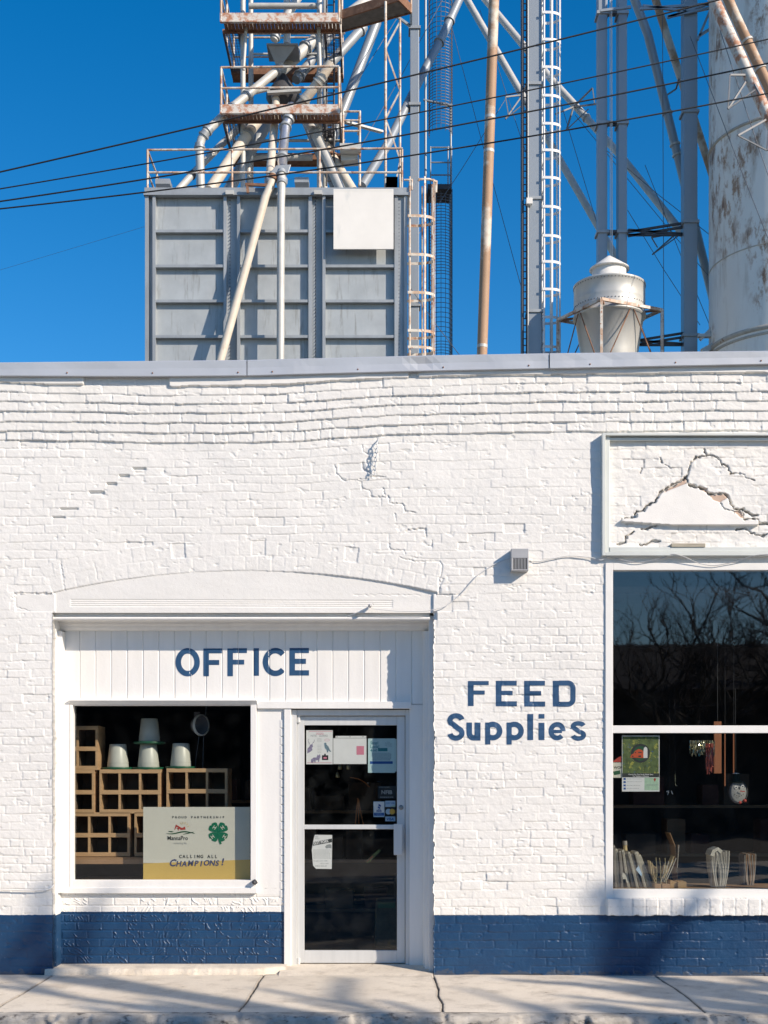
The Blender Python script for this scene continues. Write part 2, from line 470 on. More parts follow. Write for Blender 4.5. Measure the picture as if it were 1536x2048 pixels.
M['bark'] = mat('bare bark', (0.10, 0.075, 0.06), 0.85, var=0.25, scale=3)
M['shed'] = mat('dark weathered boards', (0.035, 0.03, 0.028), 0.85, var=0.25, scale=2, stretch=(4, 4, .4))
M['hill'] = mat('dry hillside', (0.20, 0.15, 0.07), 0.9, var=0.3, scale=0.05)
M['roof'] = mat('tar roof', (0.08, 0.078, 0.075), 0.9, var=0.2, scale=8)
M['conduit'] = mat('conduit white', (0.62, 0.62, 0.60), 0.5, var=0.06)

def glass_mat(name, dust=0.0, refl=1.0, tint=(0.80, 0.83, 0.82), wav=0.0):
    m = bpy.data.materials.new(name); m.use_nodes = True
    nt = m.node_tree; N = nt.nodes; L = nt.links
    N.remove(N['Principled BSDF']); out = N['Material Output']
    tc = N.new('ShaderNodeTexCoord').outputs['Object']
    tr = N.new('ShaderNodeBsdfTransparent'); tr.inputs[0].default_value = rgba(tint)
    gl = N.new('ShaderNodeBsdfGlossy'); gl.inputs['Roughness'].default_value = 0.015
    gl.inputs[0].default_value = (0.95, 0.97, 1, 1)
    fr = N.new('ShaderNodeFresnel'); ge = N.new('ShaderNodeNewGeometry')
    # a pane is glass seen from either side: same reflectance both ways
    io = N.new('ShaderNodeMath'); io.operation = 'MULTIPLY_ADD'; L.new(ge.outputs['Backfacing'], io.inputs[0]); io.inputs[1].default_value = 1/1.5 - 1.5; io.inputs[2].default_value = 1.5
    L.new(io.outputs[0], fr.inputs[0])
    if wav:
        bn = N.new('ShaderNodeBump'); bn.inputs['Strength'].default_value = wav; bn.inputs['Distance'].default_value = 0.02
        L.new(noise(N, L, tc, 2.2, 2, 0.4), bn.inputs['Height']); L.new(bn.outputs[0], gl.inputs['Normal'])
    mu = N.new('ShaderNodeMath'); mu.operation = 'MULTIPLY'; mu.use_clamp = True
    L.new(fr.outputs[0], mu.inputs[0]); mu.inputs[1].default_value = refl
    mx = N.new('ShaderNodeMixShader'); L.new(mu.outputs[0], mx.inputs[0]); L.new(tr.outputs[0], mx.inputs[1]); L.new(gl.outputs[0], mx.inputs[2])
    last = mx.outputs[0]
    if dust:
        df = N.new('ShaderNodeBsdfDiffuse'); df.inputs[0].default_value = (0.6, 0.66, 0.66, 1)
        sp = ramp(N, L, noise(N, L, tc, 85, 3, 0.6), 0.72, 0.76)
        sm = ramp(N, L, noise(N, L, tc, 6, 6, 0.65), 0.45, 0.8)
        s1 = N.new('ShaderNodeMath'); s1.operation = 'MULTIPLY'; L.new(sp, s1.inputs[0]); s1.inputs[1].default_value = 0.5*dust
        s2 = N.new('ShaderNodeMath'); s2.operation = 'MULTIPLY_ADD'; L.new(sm, s2.inputs[0]); s2.inputs[1].default_value = 0.022*dust; L.new(s1.outputs[0], s2.inputs[2])
        m2 = N.new('ShaderNodeMixShader'); L.new(s2.outputs[0], m2.inputs[0]); L.new(last, m2.inputs[1]); L.new(df.outputs[0], m2.inputs[2])
        last = m2.outputs[0]
    L.new(last, out.inputs[0])
    return m
M['glass'] = glass_mat('shop window glass', 0.2, 2.3, wav=0.045)
M['doorglass'] = glass_mat('dusty door glass', 1.0, 1.0)
M['officeglass'] = glass_mat('office window glass', 0.25, 1.0)

def concrete_mat():
    m, nt, N, L, b = new_mat('pavement concrete')
    tc = N.new('ShaderNodeTexCoord').outputs['Object']
    c = mixc(N, L, ramp(N, L, noise(N, L, tc, 1.6, 6, 0.6), 0.3, 0.7), rgba((0.60, 0.53, 0.43)), rgba((0.74, 0.665, 0.55)))
    c = mixc(N, L, ramp(N, L, noise(N, L, tc, 140, 3, 0.6), 0.55, 0.75), c, rgba((0.36, 0.32, 0.27)))
    c = mixc(N, L, ramp(N, L, noise(N, L, tc, 30, 3, 0.6), 0.72, 0.78), c, rgba((0.27, 0.24, 0.2)))
    c = mixc(N, L, ramp(N, L, noise(N, L, tc, 4.5, 7, 0.7), 0.50, 0.78), c, rgba((0.40, 0.345, 0.275)))
    c = mixc(N, L, ramp(N, L, noise(N, L, tc, 9, 4, 0.6), 0.70, 0.73), c, rgba((0.26, 0.225, 0.18)))
    sa = N.new('ShaderNodeAttribute'); sa.attribute_name = 'soiled'
    c = mixc(N, L, sa.outputs['Fac'], c, rgba((0.07, 0.06, 0.05)))
    L.new(c, b.inputs['Base Color']); b.inputs['Roughness'].default_value = 0.85
    bump(N, L, b, noise(N, L, tc, 160, 4, 0.7), 0.35, 0.004)
    return m
M['concrete'] = concrete_mat()
M['kerb'] = mat('worn kerb concrete', (0.42, 0.385, 0.33), 0.9, var=0.3, scale=9, spots=[((0.10, 0.09, 0.08), 0.55, 0.12, 11, (1, 1, 2)), ((0.3, 0.2, 0.13), 0.66, 0.06, 15, None)], bmp=0.6, bscale=60)
M['asphalt'] = mat('weathered pale asphalt', (0.42, 0.385, 0.34), 0.9, var=0.3, scale=30, bmp=0.5, bscale=120)
M['ground'] = mat('gravelly ground', (0.055, 0.05, 0.04), 0.95, var=0.3, scale=2)

# ================================================================== SETTING: ground, street, pavement
def sheet(name, x0, x1, y0, y1, z, m, label=None):
    b = MB(); b.add([(x0,y0,z),(x1,y0,z),(x1,y1,z),(x0,y1,z)], [(0,1,2,3)])
    return tag(b.build(name, m), kind='structure')
sheet('ground', -500, 500, -500, 500, -0.16, M['ground'])
sheet('street', -60, 60, -8.4, -1.7, -0.148, M['asphalt'])

def smooth_grid(name, X, Y, Z, m, parent=None, attrs=None, mask=None, skirt=None, smooth=True):
    """structured grid (rows, cols) -> mesh; faces look towards -y / +z. mask: faces to keep. skirt: list of (index array, depth)"""
    r, c = X.shape
    co = np.stack([X, Y, Z], -1).reshape(-1, 3)
    idx = np.arange(r*c).reshape(r, c)
    q = np.stack([idx[:-1, :-1], idx[:-1, 1:], idx[1:, 1:], idx[1:, :-1]], -1)
    if mask is not None: q = q[mask]
    q = q.reshape(-1, 4)
    extra = []; n = r*c
    for path, yd in (skirt or []):
        p = co[path]; e = p.copy(); e[:, 1] = yd
        k = len(path)
        ii = n + np.arange(k)
        extra.append(e)
        q = np.concatenate([q, np.stack([path[:-1], ii[:-1], ii[1:], path[1:]], -1)])
        n += k
    if extra: co = np.concatenate([co] + extra)
    me = bpy.data.meshes.new(name)
    me.vertices.add(len(co)); me.vertices.foreach_set('co', co.astype(np.float32).ravel())
    me.loops.add(q.size); me.loops.foreach_set('vertex_index', q.ravel().astype(np.int32))
    me.polygons.add(len(q)); me.polygons.foreach_set('loop_start', np.arange(0, q.size, 4, dtype=np.int32))
    me.polygons.foreach_set('use_smooth', np.full(len(q), smooth))
    for an, arr in (attrs or {}).items():
        a = me.attributes.new(an, 'FLOAT', 'POINT')
        v = np.zeros(len(co), np.float32); v[:arr.size] = arr.ravel(); a.data.foreach_set('value', v)
    me.update(calc_edges=True)
    me.materials.append(m)
    ob = bpy.data.objects.new(name, me); COL.objects.link(ob)
    if parent is not None: ob.parent = parent
    return ob

KX = [-9.9, -8.1, -6.3, -4.52, -2.76, -1.0, 0.405, 2.27, 4.05, 5.8, 7.6, 9.4]
def pavement():
    xs = np.arange(-12, 12.001, 0.05)
    for k in KX: xs = np.concatenate([xs, np.arange(k-0.06, k+0.06, 0.004)])
    xs = np.unique(np.round(xs, 4))
    ys = np.concatenate([np.arange(0.5, -1.70, -0.02)])
    X, Y = np.meshgrid(xs, ys)
    Z = (fbm(X*2, Y*2, 3) - 0.5) * 0.012; SO = np.zeros(X.shape)
    for i, k in enumerate(KX):
        kk = k + (vn(Y*3, X*0+i, 5) - 0.5) * 0.022 + (vn(Y*40, X*0+i, 6) - 0.5) * 0.004 + 0.06 * (-Y) * (-0.2 if k < 0 else 0.2)
        d = np.abs(X - kk)
        wd = 0.001 + 0.004 * vn(Y*9, X*0+i, 8)
        Z = Z - 0.014 * (1 - sst(wd, wd + 0.006, d))
        SO = np.maximum(SO, 1 - sst(wd + .001, wd + .007, d)); SO = np.maximum(SO, .5 * (1 - sst(.0, .03, d)))
    # the slabs dip a little towards the kerb and to the right
    Z = Z + 0.012*Y*0.5 - 0.004*np.clip(X, 0, 4)
    SO = np.maximum(SO, .75 * sst(.035, .0, np.abs(Y + .005 - .02*vn(X*9, Y*0, 61))) * sst(.35, .6, fbm(X*7, Y*9, 62)))
    o = smooth_grid('pavement', X, Y, Z, M['concrete'], attrs={'soiled': SO})
    tag(o, kind='structure')
    # kerb: a worn nosing that turns down to the street
    prof = [(-1.66, 0.0), (-1.74, 0.0), (-1.79, -0.002), (-1.815, -0.006), (-1.83, -0.016), (-1.842, -0.03), (-1.848, -0.06), (-1.852, -0.1), (-1.86, -0.17)]
    py = []; pz = []
    for (a, b), (c, d) in zip(prof[:-1], prof[1:]):
        for t in np.linspace(0, 1, 5)[:-1]: py.append(a+(c-a)*t); pz.append(b+(d-b)*t)
    py.append(prof[-1][0]); pz.append(prof[-1][1])
    xs = np.arange(-12, 12, 0.012)
    X, PY = np.meshgrid(xs, np.array(py)); _, PZ = np.meshgrid(xs, np.array(pz))
    am = sst(-1.72, -1.80, PY)
    n = (fbm(X*14, PY*14 + PZ*20, 21, 4) - 0.5)
    n2 = sst(0.52, 0.72, fbm(X*5, PZ*4+2, 33))
    Y = PY + am * (n * 0.035 + n2 * 0.045)
    Z = PZ - 0.012*0.5*1.7 - 0.004*np.clip(X, 0, 4) + am * n * 0.014 - n2*am*0.02
    for i, k in enumerate(KX):
        d = np.abs(X - (k + 0.018*(1 if k > 0 else -1)*1.0)); Z = Z - 0.02*(1 - sst(0.008, 0.03, d)) * sst(-1.68, -1.72, PY)
    tag(smooth_grid('kerb', X, Y, Z, M['kerb']), kind='structure')
pavement()
bb = MB(); bb.box((-60, -14, -0.15), (60, -8.4, 0.0)); tag(bb.build('far_pavement', M['concrete']), kind='structure')

# ================================================================== THE STORE
store = thing('feed_store', 'white painted brick shop front with navy base band, office door and two windows', 'building')

ROWS = [660, 695, 724, 752, 771, 789, 806, 824, 843, 862, 881]
while ROWS[-1] < 2000: ROWS.append(ROWS[-1] + 16.95)
ROWS = np.array(ROWS, float)
NROW0 = 9          # index of the first header course (862-881)
def sag(U):
    return np.interp(U, [-600, 0, 150, 300, 450, 560, 640, 700, 800, 1000, 1200, 1536, 2100], [0, 0, 1, 5, 4.5, 3, -1, -6, -12, -16, -18, -21, -25])
def cr6(p): return [(1180 + x/4.315, 840 + y/4.315) for x, y in p]
def cr2(p): return [(500 + x/3.072, 700 + y/3.072) for x, y in p]
CRACKS = [  # (points, half width px, depth m)
    (cr6([(990,250),(1010,305),(1090,310),(1130,350),(1140,380),(1190,395),(1220,460)]), 0.9, .03),
    (cr6([(1000,308),(915,320),(880,355),(850,440),(838,520),(850,560)]), 1.0, .03),
    (cr6([(850,560),(940,580),(1000,600),(1030,638),(1160,630),(1200,660),(1225,740),(1240,770),(1330,770),(1400,815),(1450,820)]), 1.9, .05),
    (cr6([(1310,770),(1330,860),(1450,850),(1460,890),(1600,897)]), 1.5, .05),
    (cr6([(840,490),(740,545),(610,620),(560,710),(480,745),(470,780),(400,790),(390,840),(280,850)]), 1.4, .04),
    (cr6([(240,1075),(310,1062),(318,1000),(380,960)]), 0.9, .03),
    (cr6([(430,1080),(500,1065),(550,1040),(610,1050)]), 1.1, .03),
    (cr6([(440,938),(500,935),(570,908)]), 1.0, .03),
    (cr6([(1270,945),(1340,930),(1400,975),(1490,1000),(1530,985)]), 1.0, .03),
    (cr6([(610,330),(622,370)]), 0.8, .02), (cr6([(455,410),(440,460)]), 0.8, .02), (cr6([(655,380),(700,415)]), .6, .012),
    (cr6([(1225,460),(1330,460),(1350,500),(1420,520)]), 0.7, .012),
    (cr6([(1120,715),(1150,760),(1240,800)]), 0.6, .015),
    (cr2([(520,705),(530,760),(570,800),(730,795)]), 0.8, .010),
    (cr2([(690,690),(695,735),(735,745),(738,782),(828,780)]), 0.9, .012),
    (cr2([(690,585),(700,625),(740,640)]), 0.7, .008),
    (cr2([(685,815),(690,855),(735,858),(742,900),(830,905)]), 0.8, .010),
    (cr2([(820,850),(830,895)]), 0.8, .010),
    (cr2([(850,900),(860,942),(940,945),(950,990),(1010,1000)]), 0.9, .012),
    (cr2([(890,1005),(900,1050)]), 0.7, .008),
    (cr2([(960,1112),(975,1103),(1080,1100),(1080,1142)]), 1.1, .014),
    (cr2([(850,1185),(868,1225),(945,1232),(950,1255)]), 0.8, .009),
    (cr2([(1090,1205),(1112,1208),(1118,1172)]), 0.7, .01),
    (cr2([(920,1275),(1030,1300),(1170,1300),(1178,1330),(1165,1400),(1160,1500)]), 0.9, .010),
    (cr2([(1145,1505),(1290,1503)]), 0.8, .010),
    (cr2([(640,1503),(1040,1503)]), 0.6, .006),
    ([(122,1130),(128,1155)], .7, .008), ([(29,1187),(102,1187)], 1.1, .014), ([(29,1187),(31,1215),(60,1222)], .8, .008),
    ([(120,1120),(130,1180)], .6, .006), ([(188,1125),(197,1160)], .6, .006),
    ([(1283,1868),(1310,1868)], .7, .02),
]
DOME = cr6([(280,850),(390,840),(400,790),(470,780),(480,745),(560,710),(610,620),(740,545),(840,490),(850,560),(940,580),(1000,600),(1030,640),(1160,630),(1200,660),(1225,740),(1240,770),(1310,772),(1330,860),(1450,852),(1452,912),(680,908),(260,880)])
PINK = [cr6(p) for p in ([(590,690),(660,600),(740,560),(780,535),(835,490),(833,545),(720,590),(640,625)], [(950,590),(1000,598),(1018,630),(985,620)], [(1030,650),(1175,640),(1190,670),(1120,712),(1060,690)], [(1235,785),(1300,790),(1330,862),(1290,845)])]
POCK = [(178, 208, 982, 988), (213, 233, 965, 970), (238, 258, 949, 954), (265, 291, 935, 939), (120, 156, 1016, 1019), (105, 130, 1033, 1036)]
ARC_C = (490.0, 2847.0); ARC_R = 1706.0

def wall_height(U, V):
    """how far the brick face stands out (metres) at a facade point; also where bare brick shows and where joints hold dirt"""
    w = np.interp(V, [881, 960, 1080], [1, .6, 0])
    Vc = V - sag(U)*w + (fbm(U/110, V/60, 1) - 0.5) * 5.0 + (vn(U/26, V/13, 2) - 0.5) * 1.3
    row = np.searchsorted(ROWS, Vc) - 1
    row = np.clip(row, 0, len(ROWS) - 2)
    v0 = ROWS[row]; v1 = ROWS[row+1]
    dv = np.minimum(Vc - v0, v1 - Vc); fv = (Vc - v0) / (v1 - v0)
    head = ((row - NROW0) % 8 == 0)
    Lb = np.where(head, 26.0, 51.0)
    u = (U + h2(row, row*0, 4) * 20 + np.where(row % 2 == 0, 0, 25.5)) / Lb
    k = np.floor(u)
    b0 = k + (h2(k, row, 9) - .5) * .2; b1 = k + 1 + (h2(k+1, row, 9) - .5) * .2
    cell = k - (u < b0) + (u > b1)
    du = np.minimum(np.abs(u - b0), np.abs(u - b1)) * Lb
    fu = u - cell
    # the two brick rings over the office arch
    rr = np.hypot(U - ARC_C[0], V - ARC_C[1]); th = np.arctan2(U - ARC_C[0], ARC_C[1] - V)
    lim = np.abs(th) < (388 + (rr - ARC_R) * 0.25) / 1706
    ring = (rr > ARC_R) & (rr < ARC_R + 60) & lim
    ri = np.where(rr < ARC_R + 30, 0, 1)
    ua = th * 1706 / 26.0 + ri * 0.5
    ka = np.floor(ua); fa = ua - ka
    da = np.minimum(fa, 1 - fa) * 26
    dr = np.minimum((rr - ARC_R) % 30, 30 - (rr - ARC_R) % 30)
    du = np.where(ring, da, du); dv = np.where(ring, dr, dv)
    cell = np.where(ring, ka + 900, cell); row_ = np.where(ring, ri + 700, row)
    fu = np.where(ring, fa, fu)
    ed = np.minimum(du, dv) + (vn(U/5, V/4, 11) - .5) * 2.0
    jm = fbm(U/70, V/45, 12)
    body_ = sst(884, 905, V) * (1 - .35*sst(1250, 1400, V))
    jd = 0.0058 * np.clip((jm - 0.30) * 2.4, 0.06, 1.0) * (1 - .42*body_) * np.where(ring, .6, 1)
    g = sst(0.2, 2.2, ed)
    h = -jd * (1 - g)
    amp = (1 - .45*body_) * np.where(ring, .6, 1)
    h = h + ((h2(cell, row_, 13) - .5) * .0056 + (fu - .5) * (h2(cell, row_, 14) - .5) * .005) * amp
    h = h + np.where(ring, 0, (fv - .5) * (.0012 + (h2(cell, row_, 15) - .35) * .005)) * amp
    h = h - (h2(cell, row_, 16) > .965) * .006
    h = h + (fbm(U/9, V/7, 17) - .5) * .0027 + (vn(U/2.6, V/2.6, 18) - .5) * .0010
    h = h + (fbm(U/260, V/200, 19) - .5) * .022
    # pits and spalls
    sp = sst(.72, .82, fbm(U/16, V/9, 20)); h = h - sp * .004
    # corbelled courses
    proj = np.select([row <= 2, row == 3, row == 4, row == 5, row == 6, row == 7, row == 8, row == 9], [.062, .082, .062, .058, .046, .035, .024, .012], 0.0)
    gap = (row == 3) & (((U > 172) & (U < 342)) | ((U > 816) & (U < 837)))
    proj = np.where(gap, .060, proj)
    ledge = (row == 3) & ~gap
    h = np.where(ledge, (fbm(U/60, V/30, 22) - .5) * .01, h) + proj
    # plain infill under the arch with its moulded strip, and the stone end blocks
    infill = (rr <= ARC_R) & (V > 1100) & (V < 1240) & (np.abs(U - 490) < 384)
    hin = -.010 - .010 * np.clip((U - 500) / 350, 0, 1) + (fbm(U/120, V/40, 23) - .5) * .006
    for gv in (1200.5, 1204.5, 1208.5, 1212.5):
        on = (U > 140) & (U < 785)
        hin = hin - .005 * on * (1 - sst(.5, 1.6, np.abs(V - gv - (U-490)*.003)))
    h = np.where(infill, hin + (vn(U/5, V/5, 24) - .5) * .0008, h)
    blk = (V > 1188) & (V < 1224) & (((U > 30) & (U < 110)) | ((U > 866) & (U < 905)))
    h = np.where(blk, -.004 + (fbm(U/30, V/20, 25) - .5) * .004, h)
    # old plaster patch inside the sign frame
    insign = (U > 1216) & (V > 876) & (V < 1100)
    h = np.where(insign, h * .8 - .012 + (fbm(U/20, V/14, 26) - .5) * .008, h)
    dome = in_poly(U, V, DOME) & insign
    dh = -.008 + .036 * np.clip((V - 955) / 95, 0, 1) + (fbm(U/50, V/40, 27) - .5) * .006
    h = np.where(dome, dh, h)
    for (a, b_, c, d) in POCK:
        h = h - .022 * sst(a-1, a+1, U) * sst(b_+1, b_-1, U) * sst(c-1, c+1, V) * sst(d+1.5, d-1, V)
    expo = np.zeros(U.shape); soil = np.zeros(U.shape)
    for p in PINK:
        inn = in_poly(U, V, p); h = np.where(inn, h - .012, h); expo = np.maximum(expo, inn * 1.0)
    Uw = U + (vn(U/4, V/4, 28) - .5) * 4; Vw = V + (vn(U/4, V/4, 29) - .5) * 4
    for pts, hw, dep in CRACKS:
        us_ = [p[0] for p in pts]; vs_ = [p[1] for p in pts]
        m = (U > min(us_)-6) & (U < max(us_)+6) & (V > min(vs_)-6) & (V < max(vs_)+6)
        if not m.any(): continue
        d = seg_dist(Uw[m], Vw[m], pts)
        f = 1 - sst(hw*.6, hw*1.5 + .4, d)
        h[m] = h[m] - dep * f * np.where(insign[m], 1, .7)
        if dep >= .012: soil[m] = np.maximum(soil[m], np.where(insign[m], 1.0, .25) * (1 - sst(hw, hw+1.6, d)))
    soil = np.maximum(soil, insign * (1-g) * .55 * (jm > .46) * (1 - dome))
    soil = np.maximum(soil, (V > 1797) * (V < 1832) * (U > 1208) * (1-g) * .5)
    # shop window's brick-on-edge sill
    sill = (U > 1212) & (V > 1796) & (V < 1831 + (vn(U/12, V*0, 30) - .5)*5)
    ksl = np.floor((U - 1212) / 25.5); fs = (U - 1212) / 25.5 - ksl
    es = np.minimum(np.minimum(fs, 1-fs) * 25.5, 9) + (vn(U/5, V/5, 31) - .5) * 2
    hs = .055 + (h2(ksl, ksl*0, 32) - .5) * .012 - .004 * (1 - sst(.3, 2.2, es)) + (fbm(U/9, V/9, 33) - .5) * .006
    h = np.where(sill, hs, h)
    return h, expo, soil

def facade():
    def axis(lo, hi, lo2, hi2, step, big, cuts):
        a = np.concatenate([np.arange(lo, lo2, big), np.arange(lo2, hi2, step), np.arange(hi2, hi + big, big), np.array(cuts, float)])
        a = np.unique(np.round(a, 3))
        keep = np.ones(len(a), bool)
        for c in cuts:
            keep &= (np.abs(a - c) > step*.45) | (a == c)
        return a[keep]
    us = axis(-560, 2060, -60, 1600, 1.5, 6.0, [105, 868, 1216, 1880])
    vs = axis(700, 1962, 700, 1962, 1.2, 1.2, [1225, 1130, 1796])
    U, V = np.meshgrid(us, vs)
    h, ex, so = wall_height(U, V)
    Y = -h
    X = (U - HX) / FOC * CAMD; Z = EYE + (HY - V) / FOC * CAMD
    # ragged brick ends along the recess
    rag = (h2(np.floor(V/17), V*0, 40) - .5) * .012 + (vn(V/5, V*0, 41) - .5) * .010
    for ucut in (105, 868):
        nb = np.exp(-((U - ucut) / 4.0)**2) * (V >= 1222)
        X = X + rag * nb * (1 if ucut == 868 else .5)
    uc = (us[:-1] + us[1:]) / 2; vc = (vs[:-1] + vs[1:]) / 2
    UC, VC = np.meshgrid(uc, vc)
    keep = (VC > np.interp(UC, [-560, 0, 500, 850, 1100, 1536, 2100], [737, 733, 731, 724, 718, 711, 705])) & ~((UC > 105) & (UC < 868) & (VC > 1225)) & ~((UC > 1216) & (UC < 1880) & (VC > 1130) & (VC < 1796))
    idx = np.arange(U.size).reshape(U.shape)
    iu = lambda x: int(np.argmin(np.abs(us - x))); iv = lambda x: int(np.argmin(np.abs(vs - x)))
    a, b_, c = iu(105), iu(868), iv(1225)
    sk = [(idx[c:, a][::-1], .30), (idx[c:, b_], .34), (idx[c, a:b_+1], .30)]
    a, b_, c, d = iu(1216), iu(1880), iv(1130), iv(1796)
    sk += [(idx[c:d+1, a][::-1], .12), (idx[c:d+1, b_], .12), (idx[c, a:b_+1], .12), (idx[d, a:b_+1][::-1], .12)]
    # the outer ends and the top turn back into the building
    sk += [(idx[:, 0], .3), (idx[:, -1][::-1], .3)]
    facade.us, facade.vs, facade.Y = us, vs, Y
    return smooth_grid('front_wall', X, Y, Z, M['wall'], store, {'exposed': ex, 'soiled': so}, keep, sk)
facade()
def wall_y(u, v):
    us, vs, Y = facade.us, facade.vs, facade.Y
    i = np.clip(np.searchsorted(us, u) - 1, 0, len(us)-2); j = np.clip(np.searchsorted(vs, v) - 1, 0, len(vs)-2)
    fx = (u - us[i]) / (us[i+1] - us[i]); fy = (v - vs[j]) / (vs[j+1] - vs[j])
    return (Y[j, i]*(1-fx) + Y[j, i+1]*fx)*(1-fy) + (Y[j+1, i]*(1-fx) + Y[j+1, i+1]*fx)*fy

# smaller, scratched bricks of the office bay (inside the recess)
def bay_bricks(name, u0, u1, v0, v1, Yp, label=None):
    us = np.arange(u0, u1 + .5, 1.0); vs = np.arange(v0, v1 + .5, .9)
    U, V = np.meshgrid(us, vs)
    ph = (V - 1778.0) / 16.6
    row = np.floor(ph); fv = ph - row
    u = (U - 100 + np.where(row % 2 == 0, 0, 26)) / 51.5 + (h2(row, row*0, 50) - .5) * .1
    k = np.floor(u); fu = u - k
    ed = np.minimum(np.minimum(fu, 1-fu) * 51.5, np.minimum(fv, 1-fv) * 16.6) + (vn(U/6, V/5, 51) - .5) * 1.0
    g = sst(.6, 2.2, ed)
    an = 1.571 + (h2(k, row, 52) - .5) * 1.9
    cu = np.cos(an) * 1; su = np.sin(an)
    s = (U * su + V * cu * 1.4 + (vn(U/12, V/8, 53) - .5) * 10) / 6.5
    seed = h2(np.floor(s), row*37 + k, 54)
    line = (1 - sst(.10, .24, np.abs(s - np.floor(s) - .5))) * (seed > .35) * sst(.36, .55, vn(U/9, V/6, 55)) * sst(.35, .5, h2(k, row, 58) + .2)
    h = -.0045 * (1-g) + g * line * .005 + (h2(k, row, 56) - .5) * .002 + (fbm(U/7, V/6, 57) - .5) * .0018
    X = (U - HX) / FOC * (CAMD + Yp); Z = EYE + (HY - V) / FOC * (CAMD + Yp)
    return smooth_grid(name, X, Yp - h, Z, M['wall'], store)
bay_bricks('bay_brickwork', 112, 569, 1776, 1936, .262)

# ---- sheet-metal cap along the wall head
def cap_piece(u0, u1, k):
    us = np.linspace(u0, u1, 40)
    top = np.interp(us, [-560, 0, 500, 850, 1100, 1536, 2100], [731, 725, 720, 711, 706.5, 701.5, 697])
    bot = np.interp(us, [-560, 0, 300, 500, 830, 1100, 1536, 2100], [752, 751, 752, 750.5, 741.5, 736, 727, 720])
    dent = 1.0 * np.exp(-((us - 842) / 26)**2)
    b = MB()
    yf = -.118 + (.0, .006, -.002)[k]
    prof = lambda t, bo, d: [(.30, 0.0, t), (yf, 0, t), (yf - .004 + d*.014, .45, None), (yf - .001, 1, None), (yf + .012, 1.0, None)]
    rings = []
    for u, t, bo, d in zip(us, top, bot, dent):
        wob = (vn(np.array(u/37.), np.array(1.), 60) - .5) * .006
        x = (u - HX) / FOC * CAMD
        zt = EYE + (HY - t) / FOC * (CAMD + yf); zb = EYE + (HY - bo) / FOC * (CAMD + yf)
        rings.append([(x, .45, zt + .012), (x, yf + .012, zt + .004), (x, yf, zt - .006), (x, yf + .002 + d*.016 + wob, zt + (zb - zt)*.5), (x, yf - .002 + wob*.6, zb), (x, yf + .016, zb - .004), (x, yf + .022, zb + .02)])
    m = len(rings[0])
    vs = [p for r_ in rings for p in r_]
    fs = []
    for i in range(len(rings)-1):
        for j in range(m-1): fs.append((i*m+j, i*m+j+1, (i+1)*m+j+1, (i+1)*m+j))
    b.add(vs, fs, False)
    o = b.build('wall_cap', M['cap'], store)
    e = MB()
    for u in np.arange(u0 + 10 + 37*k, u1, 171):
        bo = np.interp(u, us, bot)
        e = MB(); e.lathe([(.0, -.006), (.006, -.004), (.007, .004)], at(float(u), float(bo) - 6, yf - .002), 8, axis='y')
        if -20 < u < 1560: e.build('screw', M['rust'], o)
    return o
cap_piece(-560, 496, 0); cap_piece(497.6, 1094.6, 1); cap_piece(1096.2, 2060, 2)

# ---- building body behind the front
body = MB()
xl, xr = -5.4, 5.4
body.box((xl, .36, -.1), (xl + .25, 13, 4.85)); body.box((xr - .25, .36, -.1), (xr, 13, 4.85)); body.box((xl + .25, 12.75, -.1), (xr - .25, 13, 4.85))
body.build('side_wall', M['wall'], store)
rf = MB(); rf.box((xl + .25, .36, 4.45), (xr - .25, 12.75, 4.6)); rf.build('roof', M['roof'], store)
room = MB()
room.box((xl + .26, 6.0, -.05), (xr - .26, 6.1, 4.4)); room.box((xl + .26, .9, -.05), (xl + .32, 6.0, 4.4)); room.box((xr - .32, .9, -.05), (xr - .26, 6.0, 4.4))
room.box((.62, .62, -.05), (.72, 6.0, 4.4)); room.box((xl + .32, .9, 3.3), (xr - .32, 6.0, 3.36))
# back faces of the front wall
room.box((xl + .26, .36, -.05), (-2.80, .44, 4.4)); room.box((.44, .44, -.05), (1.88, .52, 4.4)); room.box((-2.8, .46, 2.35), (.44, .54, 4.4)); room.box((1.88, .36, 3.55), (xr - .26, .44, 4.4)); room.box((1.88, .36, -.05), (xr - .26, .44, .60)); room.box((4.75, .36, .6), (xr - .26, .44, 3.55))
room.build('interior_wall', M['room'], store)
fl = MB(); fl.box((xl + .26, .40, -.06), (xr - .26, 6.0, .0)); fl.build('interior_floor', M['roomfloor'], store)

# ---- office recess: boards, cornice, casings
YB = .27
def board_y(u):
    f = (u - 128.0) / 31.6
    d = np.abs(f - np.round(f)) * 31.6
    return YB + .007 * (1 - sst(.25, 1.5, d)) + (h2(np.floor(f), np.floor(f)*0, 66) - .5) * .003
def boards():
    us = np.arange(108, 870, .7)
    vs = np.array([1225.0, 1300, 1350, 1408])
    U, V = np.meshgrid(us, vs)
    Y = board_y(U)
    X = (U - HX) / FOC * (CAMD + YB); Z = EYE + (HY - V) / FOC * (CAMD + YB)
    smooth_grid('board_panel', X, Y, Z, M['white_wood'], store, smooth=False)
boards()
def zat(v, Y): return at(0, v, Y).z
x0, x1 = at(113, 0, YB).x, at(858, 0, YB).x
co = MB()
co.extrude_x([(.285, zat(1222, .27)), (.06, zat(1222, .06)), (.06, zat(1233, .06)), (.032, zat(1234.5, .032)), (.024, zat(1236.5, .024)), (.03, zat(1239.5, .03)), (.12, zat(1241, .12)), (.19, zat(1243, .19)), (.20, zat(1249, .2)), (.215, zat(1251, .215)), (.225, zat(1256, .225)), (.245, zat(1261, .245)), (.285, zat(1262, .285))], x0, x1)
co.build('cornice', M['white_wood'], store, bevel=.003)
cs = MB()
